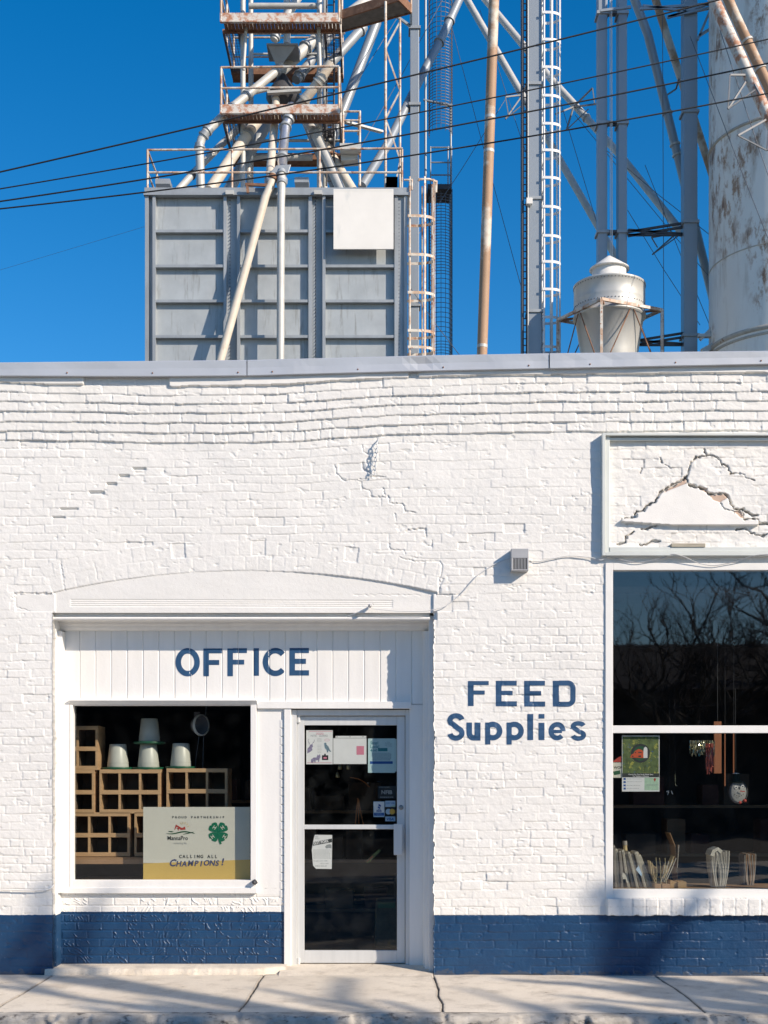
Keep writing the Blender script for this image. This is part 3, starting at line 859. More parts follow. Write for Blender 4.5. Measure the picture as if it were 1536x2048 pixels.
# left casing steps
cs.pbox(104, 1231, 112, 1936, .10, .30); cs.pbox(112, 1262, 124, 1786, .16, .30); cs.pbox(124, 1404, 139, 1786, .235, .30)
cs.build('door_casing', M['white_wood'], store, bevel=.003)
cs = MB()
fb = MB(); fb.pbox(103, 1830.5, 112.5, 1936, .097, .262); fb.build('casing_foot', mat('navy timber paint', (.012, .05, .12), .5, var=.15, scale=12, spots=[((.3, .33, .38), .66, .04, 26, None)]), store)
# right casing steps
cs.pbox(858, 1231, 869, 1946, .08, .34); cs.pbox(850, 1262, 858, 1944, .15, .34); cs.pbox(846.5, 1262, 850, 1943, .205, .34)
cs.pbox(819, 1408.5, 846.5, 1943, .275, .36)
cs.build('door_casing', M['white_wood'], store, bevel=.003)
# header trim over window side and door
hd = MB()
hd.pbox(514, 1403, 822, 1417, .235, .30); hd.pbox(514, 1417, 580, 1424, .262, .31)
hd.build('header_trim', M['white_wood'], store, bevel=.003)
pr = MB()
pr.pbox(514, 1424, 562, 1790, .262, .32)
for v in range(1440, 1786, 17):
    pr.pbox(560, v, 568, v + 15.5, .258, .32)
pr.pbox(568, 1417, 582, 1936, .245, .40); pr.pbox(562, 1424, 568, 1786, .268, .32)
pr.build('door_post', M['white_wood'], store, bevel=.004)
lg = MB()
n_ = 90
for i in range(n_):
    pass
us = np.linspace(96, 572, 160)
ring = []
for u in us:
    f = float(fbm(np.array(u/14.), np.array(.5), 70)); e = float(sst(505, 575, np.array(u)))
    yy = -.012 - .02*(f - .5) + .13*e
    ring.append([(at(u, 0, .1).x, .30, .052), (at(u, 0, .1).x, yy + .03, .050 + (f-.5)*.006), (at(u, 0, .1).x, yy + .006, .040 + (f-.5)*.006), (at(u, 0, .1).x, yy, .016), (at(u, 0, .1).x, yy - .012, -.03)])
lg.add([p for r_ in ring for p in r_], [(i*5+j, i*5+j+1, (i+1)*5+j+1, (i+1)*5+j) for i in range(len(us)-1) for j in range(4)], True)
lg.build('concrete_ledge', M['concrete'], store)
th = MB(); th.extrude_x([(-.10, -.012), (.02, .012), (.27, .040), (.62, .043), (.62, -.1), (-.10, -.1)], at(560, 0, .1).x, at(866, 0, .02).x); th.build('threshold', M['concrete'], store)

# ---- office window
ow = thing('x', None, None); bpy.data.objects.remove(ow)
b = MB()
b.pbox(139.2, 1409.2, 145.2, 1776, .232, .33); b.pbox(501, 1408, 513, 1776, .235, .33)
b.pbox(145.2, 1760.5, 501, 1776, .235, .33); b.pbox(145.2, 1406, 501, 1411, .245, .33)
owf = b.build('office_window', M['white_wood'], store, bevel=.004)
b = MB()
b.extrude_x([(.29, zat(1397, .29)), (.205, zat(1398.5, .205)), (.20, zat(1401, .2)), (.235, zat(1409, .235)), (.29, zat(1409, .29))], at(139, 0, .22).x, at(514, 0, .22).x)
b.build('drip_cap', M['white_wood'], owf)
b = MB(); b.pbox(112, 1775.5, 514, 1787, .222, .33); b.build('sill', M['white_wood'], owf, bevel=.003)
b = MB(); a_, c_ = at(145, 1761, .305), at(501, 1410, .305)
b.add([(a_.x, .305, a_.z), (c_.x, .305, a_.z), (c_.x, .305, c_.z), (a_.x, .305, c_.z)], [(0, 1, 2, 3)]); b.build('pane', M['officeglass'], owf)
b = MB(); b.pbox(145, 1764, 501, 1790, .33, .95); b.build('inner_shelf', M['oldwood'], owf)

# ---- door
YD = .335
fr = MB()
fr.pbox(582, 1419.5, 593, 1936, .29, .42); fr.pbox(811, 1419.5, 819, 1940, .30, .42); fr.pbox(593, 1419.5, 811, 1431, .30, .42)
fr.build('door_frame', M['alu'], store, bevel=.003)
door = MB()
door.pbox(594, 1432.5, 608.5, 1926, YD, YD + .045); door.pbox(794, 1432.5, 810, 1926, YD, YD + .045)
door.pbox(608.5, 1432.5, 794, 1450.5, YD + .002, YD + .043); door.pbox(608.5, 1649.5, 794, 1658.5, YD + .003, YD + .042); door.pbox(608.5, 1901, 794, 1926, YD + .002, YD + .043)
door = door.build('door', M['alu'], store, bevel=.003)
b = MB(); a_, c_ = at(608, 1902, YD + .02), at(795, 1450, YD + .02)
b.add([(a_.x, YD+.02, a_.z), (c_.x, YD+.02, a_.z), (c_.x, YD+.02, c_.z), (a_.x, YD+.02, c_.z)], [(0, 1, 2, 3)]); b.build('pane', M['doorglass'], door)
b = MB(); b.pbox(787.5, 1648, 804.5, 1710, YD - .075, YD - .055); b.pbox(798, 1652, 804, 1706, YD - .055, YD); b.build('handle', M['alu'], door, bevel=.004)
b = MB(); b.lathe([(0, -.010), (.012, -.010), (.019, -.006), (.021, 0)], at(802, 1615, YD), 20, axis='y'); b.pbox(801.2, 1612.5, 802.8, 1618, YD - .0125, YD - .0095); b.build('lock', mat('lock steel', (.28, .28, .27), .35, .7), door)
for v0, v1 in ((1425, 1445), (1916, 1930)):
    b = MB(); p = at(597, v1, YD - .01); q = at(597, v0, YD - .01); b.tube(p, q, .016, 14); b.build('hinge', M['alu'], door)

# ---- shop window
b = MB()
YW = -.012
b.pbox(1211, 1126, 1226, 1797, YW, .1); b.pbox(1866, 1126, 1884, 1797, YW, .1)
b.pbox(1226, 1126, 1866, 1140, YW, .1); b.pbox(1226, 1451, 1866, 1466, YW + .004, .1); b.pbox(1226, 1779, 1866, 1796.5, YW, .1); b.pbox(1546, 1140, 1560, 1451, YW + .006, .1); b.pbox(1546, 1466, 1560, 1779, YW + .006, .1)
sw = b.build('shop_window', M['white'], store, bevel=.003)
for v0, v1 in ((1138, 1453), (1464, 1781)):
    for u0, u1 in ((1224, 1548), (1558, 1868)):
        a_, c_ = at(u0, v1, .03), at(u1, v0, .03)
        b = MB(); b.add([(a_.x, .03, a_.z), (c_.x, .03, a_.z), (c_.x, .03, c_.z), (a_.x, .03, c_.z)], [(0, 1, 2, 3)]); b.build('pane', M['glass'], sw)
b = MB(); b.pbox(1222, 1777, 1870, 1795, .101, .62); b.build('inner_shelf', M['oldwood'], sw)

# ---- empty sign frame on the brick
b = MB()
b.pbox(1204.5, 866, 1211, 1111, -.062, .02); b.pbox(1211, 870, 1219.5, 1108, -.030, .02)
b.pbox(1211, 866, 1900, 870.5, -.062, .02); b.pbox(1219.5, 875, 1900, 880.5, -.026, .02)
b.pbox(1211, 1104, 1900, 1111, -.060, .02); b.pbox(1219.5, 1094, 1900, 1104, -.036, .02)
b.pbox(1893, 870.5, 1900, 1104, -.062, .02)
b.build('sign_frame', mat('sign frame enamel', (.63, .65, .61), .45, .1, var=.06, scale=3, spots=[((.42, .40, .34), .68, .06, 7, None)]), store, bevel=.003)
b = MB(); b.pbox(1343, 1086.5, 1411, 1094, -.045, .01); b.build('wood_block', mat('bare grey wood', (.40, .36, .28), .8, var=.2, scale=20, stretch=(.4, 1, 5)), store, bevel=.003)

# ---- painted words
SEAM = [0.0]
def stroke(mb, pts, w, yf, step=2.0, closed=False, lift=.0016):
    """a brush stroke along photo-pixel points, w px wide, hugging the surface yf(u, v)"""
    P = np.array(pts, float)
    if closed: P = np.vstack([P, P[:1]])
    L = np.concatenate([[0], np.cumsum(np.hypot(*np.diff(P, axis=0).T))])
    n = max(2, int(L[-1] / step) + 1)
    s = np.linspace(0, L[-1], n)
    Q = np.stack([np.interp(s, L, P[:, 0]), np.interp(s, L, P[:, 1])], -1)
    T = np.gradient(Q, axis=0)
    if closed:
        T[0] = T[-1] = Q[1] - Q[-2]
    T /= np.linalg.norm(T, axis=1)[:, None] + 1e-9
    Nn = np.stack([-T[:, 1], T[:, 0]], -1)
    m = max(3, int(w / step) + 1)
    of = np.linspace(-w/2, w/2, m)
    G = Q[:, None, :] + Nn[:, None, :] * of[None, :, None]
    SEAM[0] += .00035
    Y = yf(G[..., 0], G[..., 1]) - lift - (SEAM[0] % .0014)
    d = CAMD + (YB if yf is byf else 0)
    X = (G[..., 0] - HX) / FOC * d; Z = EYE + (HY - G[..., 1]) / FOC * d
    vs = np.stack([X, Y, Z], -1).reshape(-1, 3)
    fs = []
    for i in range(n-1):
        for j in range(m-1):
            a = i*m + j
            fs.append((a, a+1, a+m+1, a+m))
    # face the street
    p0, p1, p2 = vs[fs[0][0]], vs[fs[0][1]], vs[fs[0][2]]
    if np.cross(p1 - p0, p2 - p0)[1] > 0: fs = [f[::-1] for f in fs]
    mb.add([tuple(v) for v in vs], fs, True)
byf = lambda u, v: board_y(u)
wyf = lambda u, v: wall_y(u, v)
def arc(cx, cy, rx, ry, a0, a1, n=28):
    return [(cx + rx*math.cos(R(a0 + (a1-a0)*i/n)), cy - ry*math.sin(R(a0 + (a1-a0)*i/n))) for i in range(n+1)]
def bars(mb, rects, yf):
    for (u0, v0, u1, v1) in rects:
        if u1-u0 > v1-v0: stroke(mb, [(u0, (v0+v1)/2), (u1, (v0+v1)/2)], v1-v0, yf)
        else: stroke(mb, [((u0+u1)/2, v0), ((u0+u1)/2, v1)], u1-u0, yf)
k = 1.0
b = MB()
stroke(b, arc(375.5, 1324.5, 18.8, 22.8, 90, 450, 48)[:-1], 11, byf, closed=True)
bars(b, [(407, 1297, 418, 1352.5), (418, 1297, 444.5, 1306.5), (418, 1320, 438.5, 1330)], byf)
bars(b, [(455, 1297, 466, 1352.5), (466, 1296.5, 494, 1306), (466, 1319.5, 488.5, 1329)], byf)
bars(b, [(507, 1296.5, 518, 1351.5)], byf)
stroke(b, arc(551, 1324, 20, 22.8, 42, 318, 40), 11, byf)
bars(b, [(579, 1296, 590, 1351), (590, 1296, 618, 1306), (590, 1317.5, 612, 1327.5), (590, 1340.5, 618, 1351)], byf)
tag(b.build('painted_lettering', M['letter'], store), 'navy painted word OFFICE on the white boards')
b = MB()
bars(b, [(936, 1362, 947.3, 1412), (947.3, 1362, 977.5, 1370), (947.3, 1381, 969.5, 1389)], wyf)
bars(b, [(991.8, 1361.5, 1003.2, 1412.5), (1003.2, 1361.5, 1033.5, 1371), (1003.2, 1381.5, 1025.5, 1390), (1003.2, 1402.5, 1034, 1412.5)], wyf)
bars(b, [(1048.6, 1361.5, 1060, 1413), (1060, 1361.5, 1090, 1371), (1060, 1382, 1082.5, 1391), (1060, 1403, 1090.5, 1413)], wyf)
bars(b, [(1106, 1361.5, 1118, 1413)], wyf)
stroke(b, [(1118, 1366), (1136, 1366)] + arc(1136, 1376.5, 10.2, 10.5, 90, 0, 10)[1:] + arc(1136, 1398, 10.2, 10.5, 0, -90, 10) + [(1118, 1408.5)], 10, wyf)
tag(b.build('painted_lettering', M['letter'], store), 'navy painted word FEED on the brick')
b = MB()
stroke(b, arc(912, 1440.5, 12.0, 9.0, 8, 225, 24) + [(906, 1448.5), (916, 1456.5)] + arc(912, 1466.2, 12.0, 10.0, 42, -172, 26), 10.4, wyf)
bars(b, [(949.5, 1445, 961, 1481)], wyf)
stroke(b, [(938.5, 1445), (938.5, 1465)] + arc(947.5, 1465.5, 9, 10.2, 180, 290, 14), 11, wyf)
for du in (0, 43):
    bars(b, [(970.5+du, 1445, 980.5+du, 1489)], wyf)
    stroke(b, arc(985.5+du, 1462, 14, 13.5, 128, -128, 34), 10.5, wyf)
bars(b, [(1055, 1428, 1066.5, 1480), (1077.5, 1428, 1089, 1437), (1077.5, 1445.5, 1089, 1480)], wyf)
stroke(b, arc(1114.5, 1462.3, 12.4, 13.6, 0, 318, 40), 9.6, wyf); bars(b, [(1106, 1459.5, 1124, 1466)], wyf)
stroke(b, arc(1157, 1452.3, 10.6, 5.8, 10, 225, 20) + [(1152, 1458.2), (1160, 1464)] + arc(1157, 1470.3, 11.0, 6.6, 50, -172, 22), 9, wyf)
tag(b.build('painted_lettering', M['letter'], store), 'navy painted word Supplies on the brick')

# ================================================================== GRAIN ELEVATOR BEHIND THE STORE
# ---- ribbed storage bin
YN = 15.0
bin_ = thing('storage_bin', 'big grey ribbed steel grain bin with a blank pale panel, rising behind the store roof', 'grain bin', at(552, 900, 16.7).xy.to_3d())
def strip(b, u0, v0, u1, v1, Y0, Y1): b.pbox(u0, v0, u1, v1, Y0, Y1)
b = MB()
p0, p1 = at(297, 1500, YN), at(812, 383, YN)
for (u0, u1) in ((308, 447), (478, 617), (650, 793)):
    b.pbox(u0 - 4, 383, u1 + 4, 1000, YN + .115, YN + .15); b.build('wall_panel', M['panel'], bin_); b = MB()
b = MB()
b.box((p0.x, YN + .15, 4.0), (p1.x, YN + 3.4, p1.z))
b.build('bin_body', M['panel'], bin_)
b = MB()
for (u0, u1, u2, u3) in ((290, 297, 305, 311), (447, 453, 474, 480), (617, 624, 645, 651), (789, 796, 808, 815)):
    b.pbox(u0, 383, u1, 1000, YN - .005, YN + .14)      # flange
    b.pbox(u1, 383, u2, 1000, YN + (.03 if u0 > 700 else .095), YN + .14)
    b.pbox(u2, 383, u3, 1000, YN - .012, YN + .14)
    b.build('frame_post', M['galv'], bin_); b = MB()
b = MB()
for v in (462, 532, 602, 673, 744, 815):
    for (u0, u1) in ((311.5, 446.5), (480.5, 616.5), (651.5, 788.5)):
        b.pbox(u0, v - 3, u1, v + 2.5, YN + .008, YN + .12); b.build('stiffener', M['galv'], bin_); b = MB()
b = MB()
b.pbox(289, 375, 818, 384, YN - .02, YN + 3.45); b.pbox(287, 384, 820, 389.5, YN - .05, YN + .08)
b.build('top_rim', M['galv'], bin_)
for u in (455, 632): b = MB(); b.pbox(u - 4, 380, u + 12, 388, YN - .10, YN - .051); b.build('rail_bracket', M['pipe'], bin_)
sp = MB(); sp.pbox(667, 378, 787, 498, YN - .16, YN - .12)
sp.pbox(669, 380, 785, 381.5, YN - .163, YN - .161)
spo = sp.build('blank_panel', mat('blank ivory panel', (.80, .775, .72), .5, var=.05, scale=1.5, spots=[((.66, .66, .63), .6, .1, 3, (1, 1, .2))]), bin_, bevel=.006)
b = MB(); b.pbox(700, 400, 712, 480, YN - .12, YN - .006); b.pbox(748, 400, 760, 480, YN - .12, YN - .006); b.build('panel_bracket', M['dark'], spo)
b = MB()
rv = MB()
for (u0, u1) in ((455, 472), (626, 643), (798, 806)):
    for v in np.arange(392, 720, 7.2): rv.pbox((u0+u1)/2 - 4.4, v, (u0+u1)/2 - 3.2, v + 1.4, YN + (.024 if u0 != 455 else .062), YN + .09)
rv.build('rivet', M['dark'], bin_)
# railing round the bin top
def rail(b, pts, r): b.poly(pts, r, 8)
b = MB()
zt, zm, zb = at(0, 300, YN + .05).z, at(0, 345, YN + .05).z, at(0, 378, YN + .05).z
xL, xR = at(295, 0, YN + .05).x, at(805, 0, YN + .05).x
for z in (zt, zm):
    b.tube((xL, YN + .05, z), (xR, YN + .05, z + (.03 if z == zt else 0)), .022, 8)
    for x in (xL, xR): b.tube((x, YN + .05, z), (x, YN + 3.2, z), .020, 8)
for u in (295, 464, 639, 804):
    x = at(u, 0, YN + .05).x; b.tube((x, YN + .05, zb), (x, YN + .05, zt), .024, 8)
for x in (xL, xR):
    for y in (1.1, 2.2, 3.2): b.tube((x, YN + y, zb), (x, YN + y, zt), .020, 8)
b.tube((xL, YN + 3.2, zt), (xR, YN + 3.2, zt), .02, 8); b.tube((xL, YN + 3.2, zm), (xR, YN + 3.2, zm), .02, 8)
b.build('guard_rail', M['railing'], bin_)
for p_, q_, w_, h_ in (((at(313, 0, 15.5).x, 15.5, at(0, 369, 15.5).z), (at(342, 0, 15.5).x, 15.5, at(0, 369, 15.5).z), .3, .1), (at(590, 366, 15.6), at(618, 366, 15.6), .3, .1), (at(772, 366, 15.6), at(795, 366, 15.6), .3, .12)):
    b = MB(); b.bar(p_, q_, w_, h_); b.build('roof_hatch', M['galv'], bin_)
b.build('roof_boxes', M['galv'], bin_)

# ---- caged ladder maker
def caged_ladder(name, label, x, y, z0, z1, hoops, rx, ry, m, straps, group='caged ladders', dark_back=False, rung=.3, top_gate=False):
    """cage bulging towards +x from a plane x, centred on y"""
    t = thing(name, label, 'ladder', (x, y, 0), group)
    b = MB()
    for s in (-1, 1): b.tube((x + .04, y + s*ry*.85, z0), (x + .04, y + s*ry*.85, z1), .02, 8)
    b.build('ladder_rail', m, t)
    b = MB()
    z = z0 + .2
    while z < z1:
        b = MB(); b.tube((x + .04, y - ry*.85, z), (x + .04, y + ry*.85, z), .012, 6); z += rung
        if z > 8.5: b.build('rung', m, t)
    def hp(a): return (x + rx * (max(0, math.cos(a)))**.6, y + ry * math.sin(a))
    for zc in hoops:
        b = MB()
        pts = [hp(-math.pi/2 + math.pi*i/14) for i in range(15)]
        for p, q in zip(pts[:-1], pts[1:]):
            b.bar((p[0], p[1], zc), (q[0], q[1], zc), .008, .055)
        b.build('cage_hoop', m, t)
    b = MB()
    for a in straps:
        b = MB(); p = hp(a); b.bar((p[0], p[1], min(hoops) - .1), (p[0], p[1], z1), .035, .012, up=(math.cos(a), math.sin(a), 0)); b.build('cage_strap', m, t)
    return t
zs = [at(0, v, 15.75).z for v in (433, 510, 586, 662, 695, 771)]
bx = at(817, 0, 15).x
cl = caged_ladder('caged_ladder', 'pale rusting ladder cage fixed to the right side of the ribbed bin', bx, 15.96, 4.5, at(0, 360, 15.9).z, zs, .56, .25, M['railing'], (-1.1, -.45, .1, .6, 1.2))
b = MB(); yv = 15.75; z = at(0, 360, yv).z
b.poly([at(808, 360, 15.75), at(824, 360, 15.75), at(823.5, 380, 15.75)], .02, 8); b.poly([at(837, 362, 15.75), at(838, 358.5, 15.75), at(858, 358.5, 15.75), at(872, 363, 16.0), at(872, 385, 16.0)], .022, 8)
b.build('top_hoop', M['railing'], cl)

# ---- tower frame that carries the spouts
TY0, TY1 = 16.2, 18.2
tw = thing('spout_tower', 'pale pipe-legged tower on the bin top between the two rusty platforms', 'tower', (-2.1, 17.2, 0))
b = MB()
legs = [(486, 16.75), (502, 17.75), (639, 16.75), (650, 17.75)]
zb = at(0, 380, YN).z - .1
ztop = at(0, -160, 17).z
for u, y in legs:
    x = at(u, 200, y).x; lb = MB(); lb.tube((x, y, zb), (x, y, ztop), .055, 12); lb.build('leg', M['pipe'], tw)
for v, y in ((12, 16.8), (12, 17.75)):
    b.tube(at(498, v, y), at(640, v, y), .06, 10)
b.tube(at(500, 67, 17.75), at(690, 66, 17.75), .03, 8); b.tube(at(500, 108, 17.8), at(660, 108, 17.8), .025, 8); b.tube(at(500, 281, 17.8), at(690, 281, 17.8), .03, 8)
b.tube(at(486, 186, 16.75), at(524, 161, 17.2), .03, 8); b.tube(at(502, 187, 16.8), at(540, 178, 16.8), .04, 8); b.tube(at(500, 315, 17.6), at(625, 315, 17.6), .07, 8)
b.tube(at(652, 190, 17.75), at(640, 375, 17.2), .03, 8); b.tube(at(664, 260, 17.5), at(642, 340, 17.3), .035, 8)
b.tube(at(493, 45, 16.5), at(487, 140, 16.5), .035, 8); b.tube(at(637, 45, 16.5), at(640, 140, 16.5), .04, 8)
b.tube(at(497, 330, 17.5), at(497, 378, 17.5), .05, 8); b.tube(at(640, 285, 17), at(640, 376, 16.2), .05, 8)
b.build('cross_brace', M['pipe'], tw)
# ladder on the tower's right side, seen edge-on
b = MB()
for u, y in ((653, 17.0), (668, 17.0)): b.tube(at(u, 0, y), at(u, 372, y), .022, 6)
for v in range(10, 370, 16): b.tube(at(653, v, 17.0), at(668, v, 17.0), .012, 6)
b.build('tower_ladder', M['dark'], tw)

def platform(label, vfront, has_kick):
    zf = at(0, vfront, TY0).z
    xl, xr = at(440, 0, TY0).x, at(680, 0, TY0).x
    t = thing('work_platform', label, 'platform', ((xl+xr)/2, (TY0+TY1)/2, zf), 'ring platforms on the spout tower')
    b = MB()
    b.box((xl, TY0, zf), (xr, TY0 + .05, zf + .16)); b.box((xl, TY0 - .012, zf - .03), (xr, TY0 + .06, zf))
    b.build('kick_plate', M['rustwhite'], t)
    b = MB()
    x = xl + .06
    b.box((xl, TY0 + .07, zf + .012), (xr, TY0 + .11, zf + .05)); b.box((xl, TY0 + .40, zf - .02), (xr, TY0 + .45, zf + .05))
    while x < xr - .05:
        b.box((x, TY0 + .11, zf + .015), (x + .066, TY0 + .40, zf + .045)); x += .075
    b.build('front_planks', M['rust'], t)
    b = MB()
    for (a, c) in ((xl, xl + .36), (xr - .36, xr)):
        b.box((a, TY0 + .45, zf - .03), (a + .04, TY1, zf + .05)); b.box((c - .04, TY0 + .45, zf - .03), (c, TY1, zf + .05))
        for y in np.arange(TY0 + .5, TY1, .06): b.box((a + .04, y, zf), (c - .04, y + .009, zf + .006))
        for xx in np.arange(a + .08, c - .05, .055): b.box((xx, TY0 + .45, zf + .004), (xx + .008, TY1, zf + .010))
        b.build('side_grating', M['grate'], t); b = MB()
    b = MB(); b.box((xl, TY1, zf - .02), (xr, TY1 + .32, zf + .02)); b.box((xl, TY1 - .03, zf - .06), (xr, TY1, zf + .08)); b.box((xl, TY1 + .32, zf - .05), (xr, TY1 + .36, zf + .16)); b.build('rear_walkway', M['rust'], t)
    b = MB()
    rz = (zf + .93, zf + .50)
    for z in rz:
        b.tube((xl + .02, TY0 + .02, z), (xr - .02, TY0 + .02, z + .02), .024, 8)
        b.tube((xl + .02, TY0 + .02, z), (xl + .02, TY1 + .3, z), .022, 8); b.tube((xr - .02, TY0 + .02, z), (xr - .02, TY1 + .3, z), .022, 8)
        b.tube((xl + .02, TY1 + .3, z), (xr - .02, TY1 + .3, z), .022, 8)
    for x, y in ((xl + .02, TY0 + .02), (xr - .02, TY0 + .02), (xl + .02, TY1 + .3), (xr - .02, TY1 + .3), (xl + .02, 17.2), (xr - .02, 17.2)):
        b.tube((x, y, zf), (x, y, rz[0]), .026, 8)
    b.build('guard_rail', M['railing'], t)
platform('upper rusty ring platform at the photo\'s top edge with open mesh side walk', 41, True)
platform('lower rusty ring platform with white railing, just under the upper one', 224, True)

# ---- gangway running off to the right
gz = at(0, 33, 16.22).z
def onz(u, v, z):
    d = (z - EYE) * FOC / (HY - v); return Vector(((u - HX) / FOC * d, d - CAMD, z))
g = thing('gangway', 'rust edged plate gangway leaving the upper platform towards the right', 'gangway', (-.2, 15.9, gz))
c4 = [onz(684, 36, gz), onz(797, 0, gz), onz(822, 25, gz), onz(684, 63, gz)]
b = MB()
b.add([(*p.xy, p.z) for p in c4] + [(*p.xy, p.z + .03) for p in c4], [(0, 3, 2, 1), (4, 5, 6, 7), (0, 1, 5, 4), (1, 2, 6, 5), (2, 3, 7, 6), (3, 0, 4, 7)])
b.build('deck', mat('stained plate', (.19, .175, .155), .8, var=.3, scale=6, spots=[((.5, .5, .46), .74, .03, 14, None)]), g)
b = MB(); u3 = Vector((0, 0, .10))
for p, q in ((c4[0], c4[1]), (c4[1], c4[2]), (c4[2], c4[3])): b.bar(p + u3*.7, q + u3*.7, .04, .18)
b.build('toe_board', M['rust'], g)
b = MB()
for h in (.55, 1.0): b.poly([c4[0] + Vector((0, 0, h)), c4[1] + Vector((0, 0, h)), c4[2] + Vector((0, 0, h))], .022, 8)
for p in (c4[0], c4[1], c4[2]): b.tube(p, p + Vector((0, 0, 1.0)), .024, 8)
b.build('guard_rail', M['railing'], g)
b = MB(); b.bar(c4[1].lerp(c4[0], .3), at(820, 52, 18.6), .05, .05); b.bar(c4[2], at(822, 48, 18.6), .05, .05); b.build('knee_brace', M['galv'], g)

# ---- lattice mast under the gangway
lm = thing('lattice_mast', 'thin pale lattice strut standing from the bin rim up to the gangway', 'strut', at(785, 375, 15.6))
b = MB()
za, zb_ = at(0, 374, 15.7).z, at(0, 12, 15.9).z
x0_, x1_ = at(771, 200, 15.7).x, at(800, 200, 15.7).x
b.tube((x0_, 15.75, za), (x0_, 15.75, zb_), .028, 8); b.tube((x1_, 15.75, za), (x1_, 15.75, at(0, 38, 15.75).z), .024, 8)
b.build('upright', M['railing'], lm)
b = MB()
for (ua, va), (ub, vb) in zip([(771, 97), (771, 98), (800, 182), (772, 240), (800, 322)], [(800, 44), (800, 181), (771, 238), (800, 318), (790, 374)]): b.bar(at(ua, va, 15.75), at(ub, vb, 15.75), .03, .03)
b.build('zigzag_bar', M['railing'], lm)

# ---- spouts: bent pipes with flanges
def spout(label, pts, r, m, flanges=(), mf=None, extra=None):
    w = [at(u, v, y) for u, v, y in pts]
    mid = w[-1]
    t = thing('grain_spout', label, 'pipe', mid, 'grain spouts')
    b = MB(); b.poly(w, r, 16); b.build('pipe_run', m, t)
    if flanges:
        for s, f in flanges:
            fb = MB()
            p, q = w[s], w[s+1]; d = (q - p).normalized(); c = p.lerp(q, f)
            fb.tube(c - d*.018, c + d*.018, r*1.32, 16)
            fb.tube(c - d*.085, c - d*.016, r*1.10, 16)
            fb.build('flange', mf or M['galv'], t)
    return t
spout('pale spout that elbows straight down at the left of the ring platforms', [(565, 132, 17.0), (466, 214, 16.55), (412, 264, 16.3), (403, 278, 16.3), (399, 292, 16.3), (402, 400, 16.3)], .088, M['pipe'], [(0, .12), (0, .72), (1, .05), (1, .95), (2, .5), (4, .03)])
spout('long cream spout leaning across the front of the bin', [(546, 350, 14.9), (541, 372, 14.85), (530, 396, 14.8), (441, 720, 14.65), (420, 800, 14.6)], .083, M['cream'], [(0, .4)], M['rust'])
spout('straight grey spout running down the middle of the bin face', [(563, 345, 14.9), (563, 378, 14.7), (562, 412, 14.68), (560, 900, 14.68)], .075, M['pipe'], [(0, .1), (0, .7)])
spout('short bright metal spout hanging under the lower platform', [(583, 212, 16.5), (578, 236, 16.3), (571, 252, 16.25), (564, 322, 15.7), (566, 340, 15.3)], .098, M['silver'], [(0, .5), (1, .2), (2, .05), (2, .92)])
spout('dull spout just left of the bright metal spout', [(553, 190, 17.0), (549, 250, 16.8), (541, 336, 15.4), (541, 350, 15.2)], .085, M['cream'], [(0, .1)])
spout('cream spout slanting down from the right into the middle of the lower platform', [(662, 126, 16.4), (640, 160, 16.45), (606, 204, 16.6), (590, 222, 16.7)], .10, M['cream'], [(0, .95), (1, .1), (1, .9)], M['pipe'])
spout('shaded spout slanting up from the tower to the gangway', [(728, 54, 18.0), (716, 66, 17.9), (660, 128, 17.4), (640, 150, 17.2)], .10, M['galv'], [(0, .6)])
spout('open ended spout dropping over the galvanised hopper', [(606, -20, 17.3), (560, 55, 17.1), (548, 80, 17.05)], .085, M['pipe'], [(1, .8)])
spout('vertical spout entering the galvanised hopper from above', [(574, -30, 17.3), (574, 88, 17.3)], .075, M['pipe'])
spout('long spout from the photo\'s top edge down leftwards behind the hopper', [(745, -6, 19.2), (634, 76, 18.0), (556, 146, 17.3)], .125, M['pipe'], [(1, .3)])
spout('dark spout slanting under the upper platform', [(666, 60, 18.3), (634, 108, 18.0), (592, 160, 17.5)], .10, M['galv'], [(1, .85)])
spout('thick cream spout running down left to the bin top', [(520, 236, 17.0), (507, 252, 16.9), (470, 305, 16.6), (420, 380, 16.3)], .115, M['cream'], [(1, .35)], M['galv'])
spout('shaded spout behind the thick cream one', [(545, 232, 17.6), (508, 290, 17.4), (455, 385, 17.0)], .12, M['galv'])
spout('spout reaching the left corner of the bin top', [(500, 236, 17.8), (442, 290, 17.5), (388, 345, 17.2), (352, 385, 16.9)], .075, M['pipe'], [(2, .15)], M['dark'])
spout('pale spout running down right to the bin top', [(600, 225, 17.0), (628, 262, 16.8), (655, 320, 16.6), (684, 385, 16.4)], .10, M['pipe'], [(1, .1)])
spout('cream spout farthest right of those running down to the bin top', [(622, 225, 17.6), (655, 300, 17.3), (706, 382, 16.9)], .105, M['cream'], [(1, .2)], M['rust'])
spout('thin dark spout between the two right hand ones', [(605, 235, 17.5), (632, 300, 17.5), (668, 380, 17.2)], .06, M['galv'])
spout('straight pale spout descending from the gangway behind the lattice strut', [(768, -20, 19.6), (752, 48, 19.4), (688, 216, 18.9), (660, 290, 18.6)], .115, M['leg'])
spout('long blue grey spout crossing down from the far elevator leg to the bin', [(926, -18, 20.5), (890, 62, 20.1), (830, 178, 19.4), (776, 288, 18.6), (724, 372, 17.8)], .10, M['leg'], [(0, .75), (1, .2)])

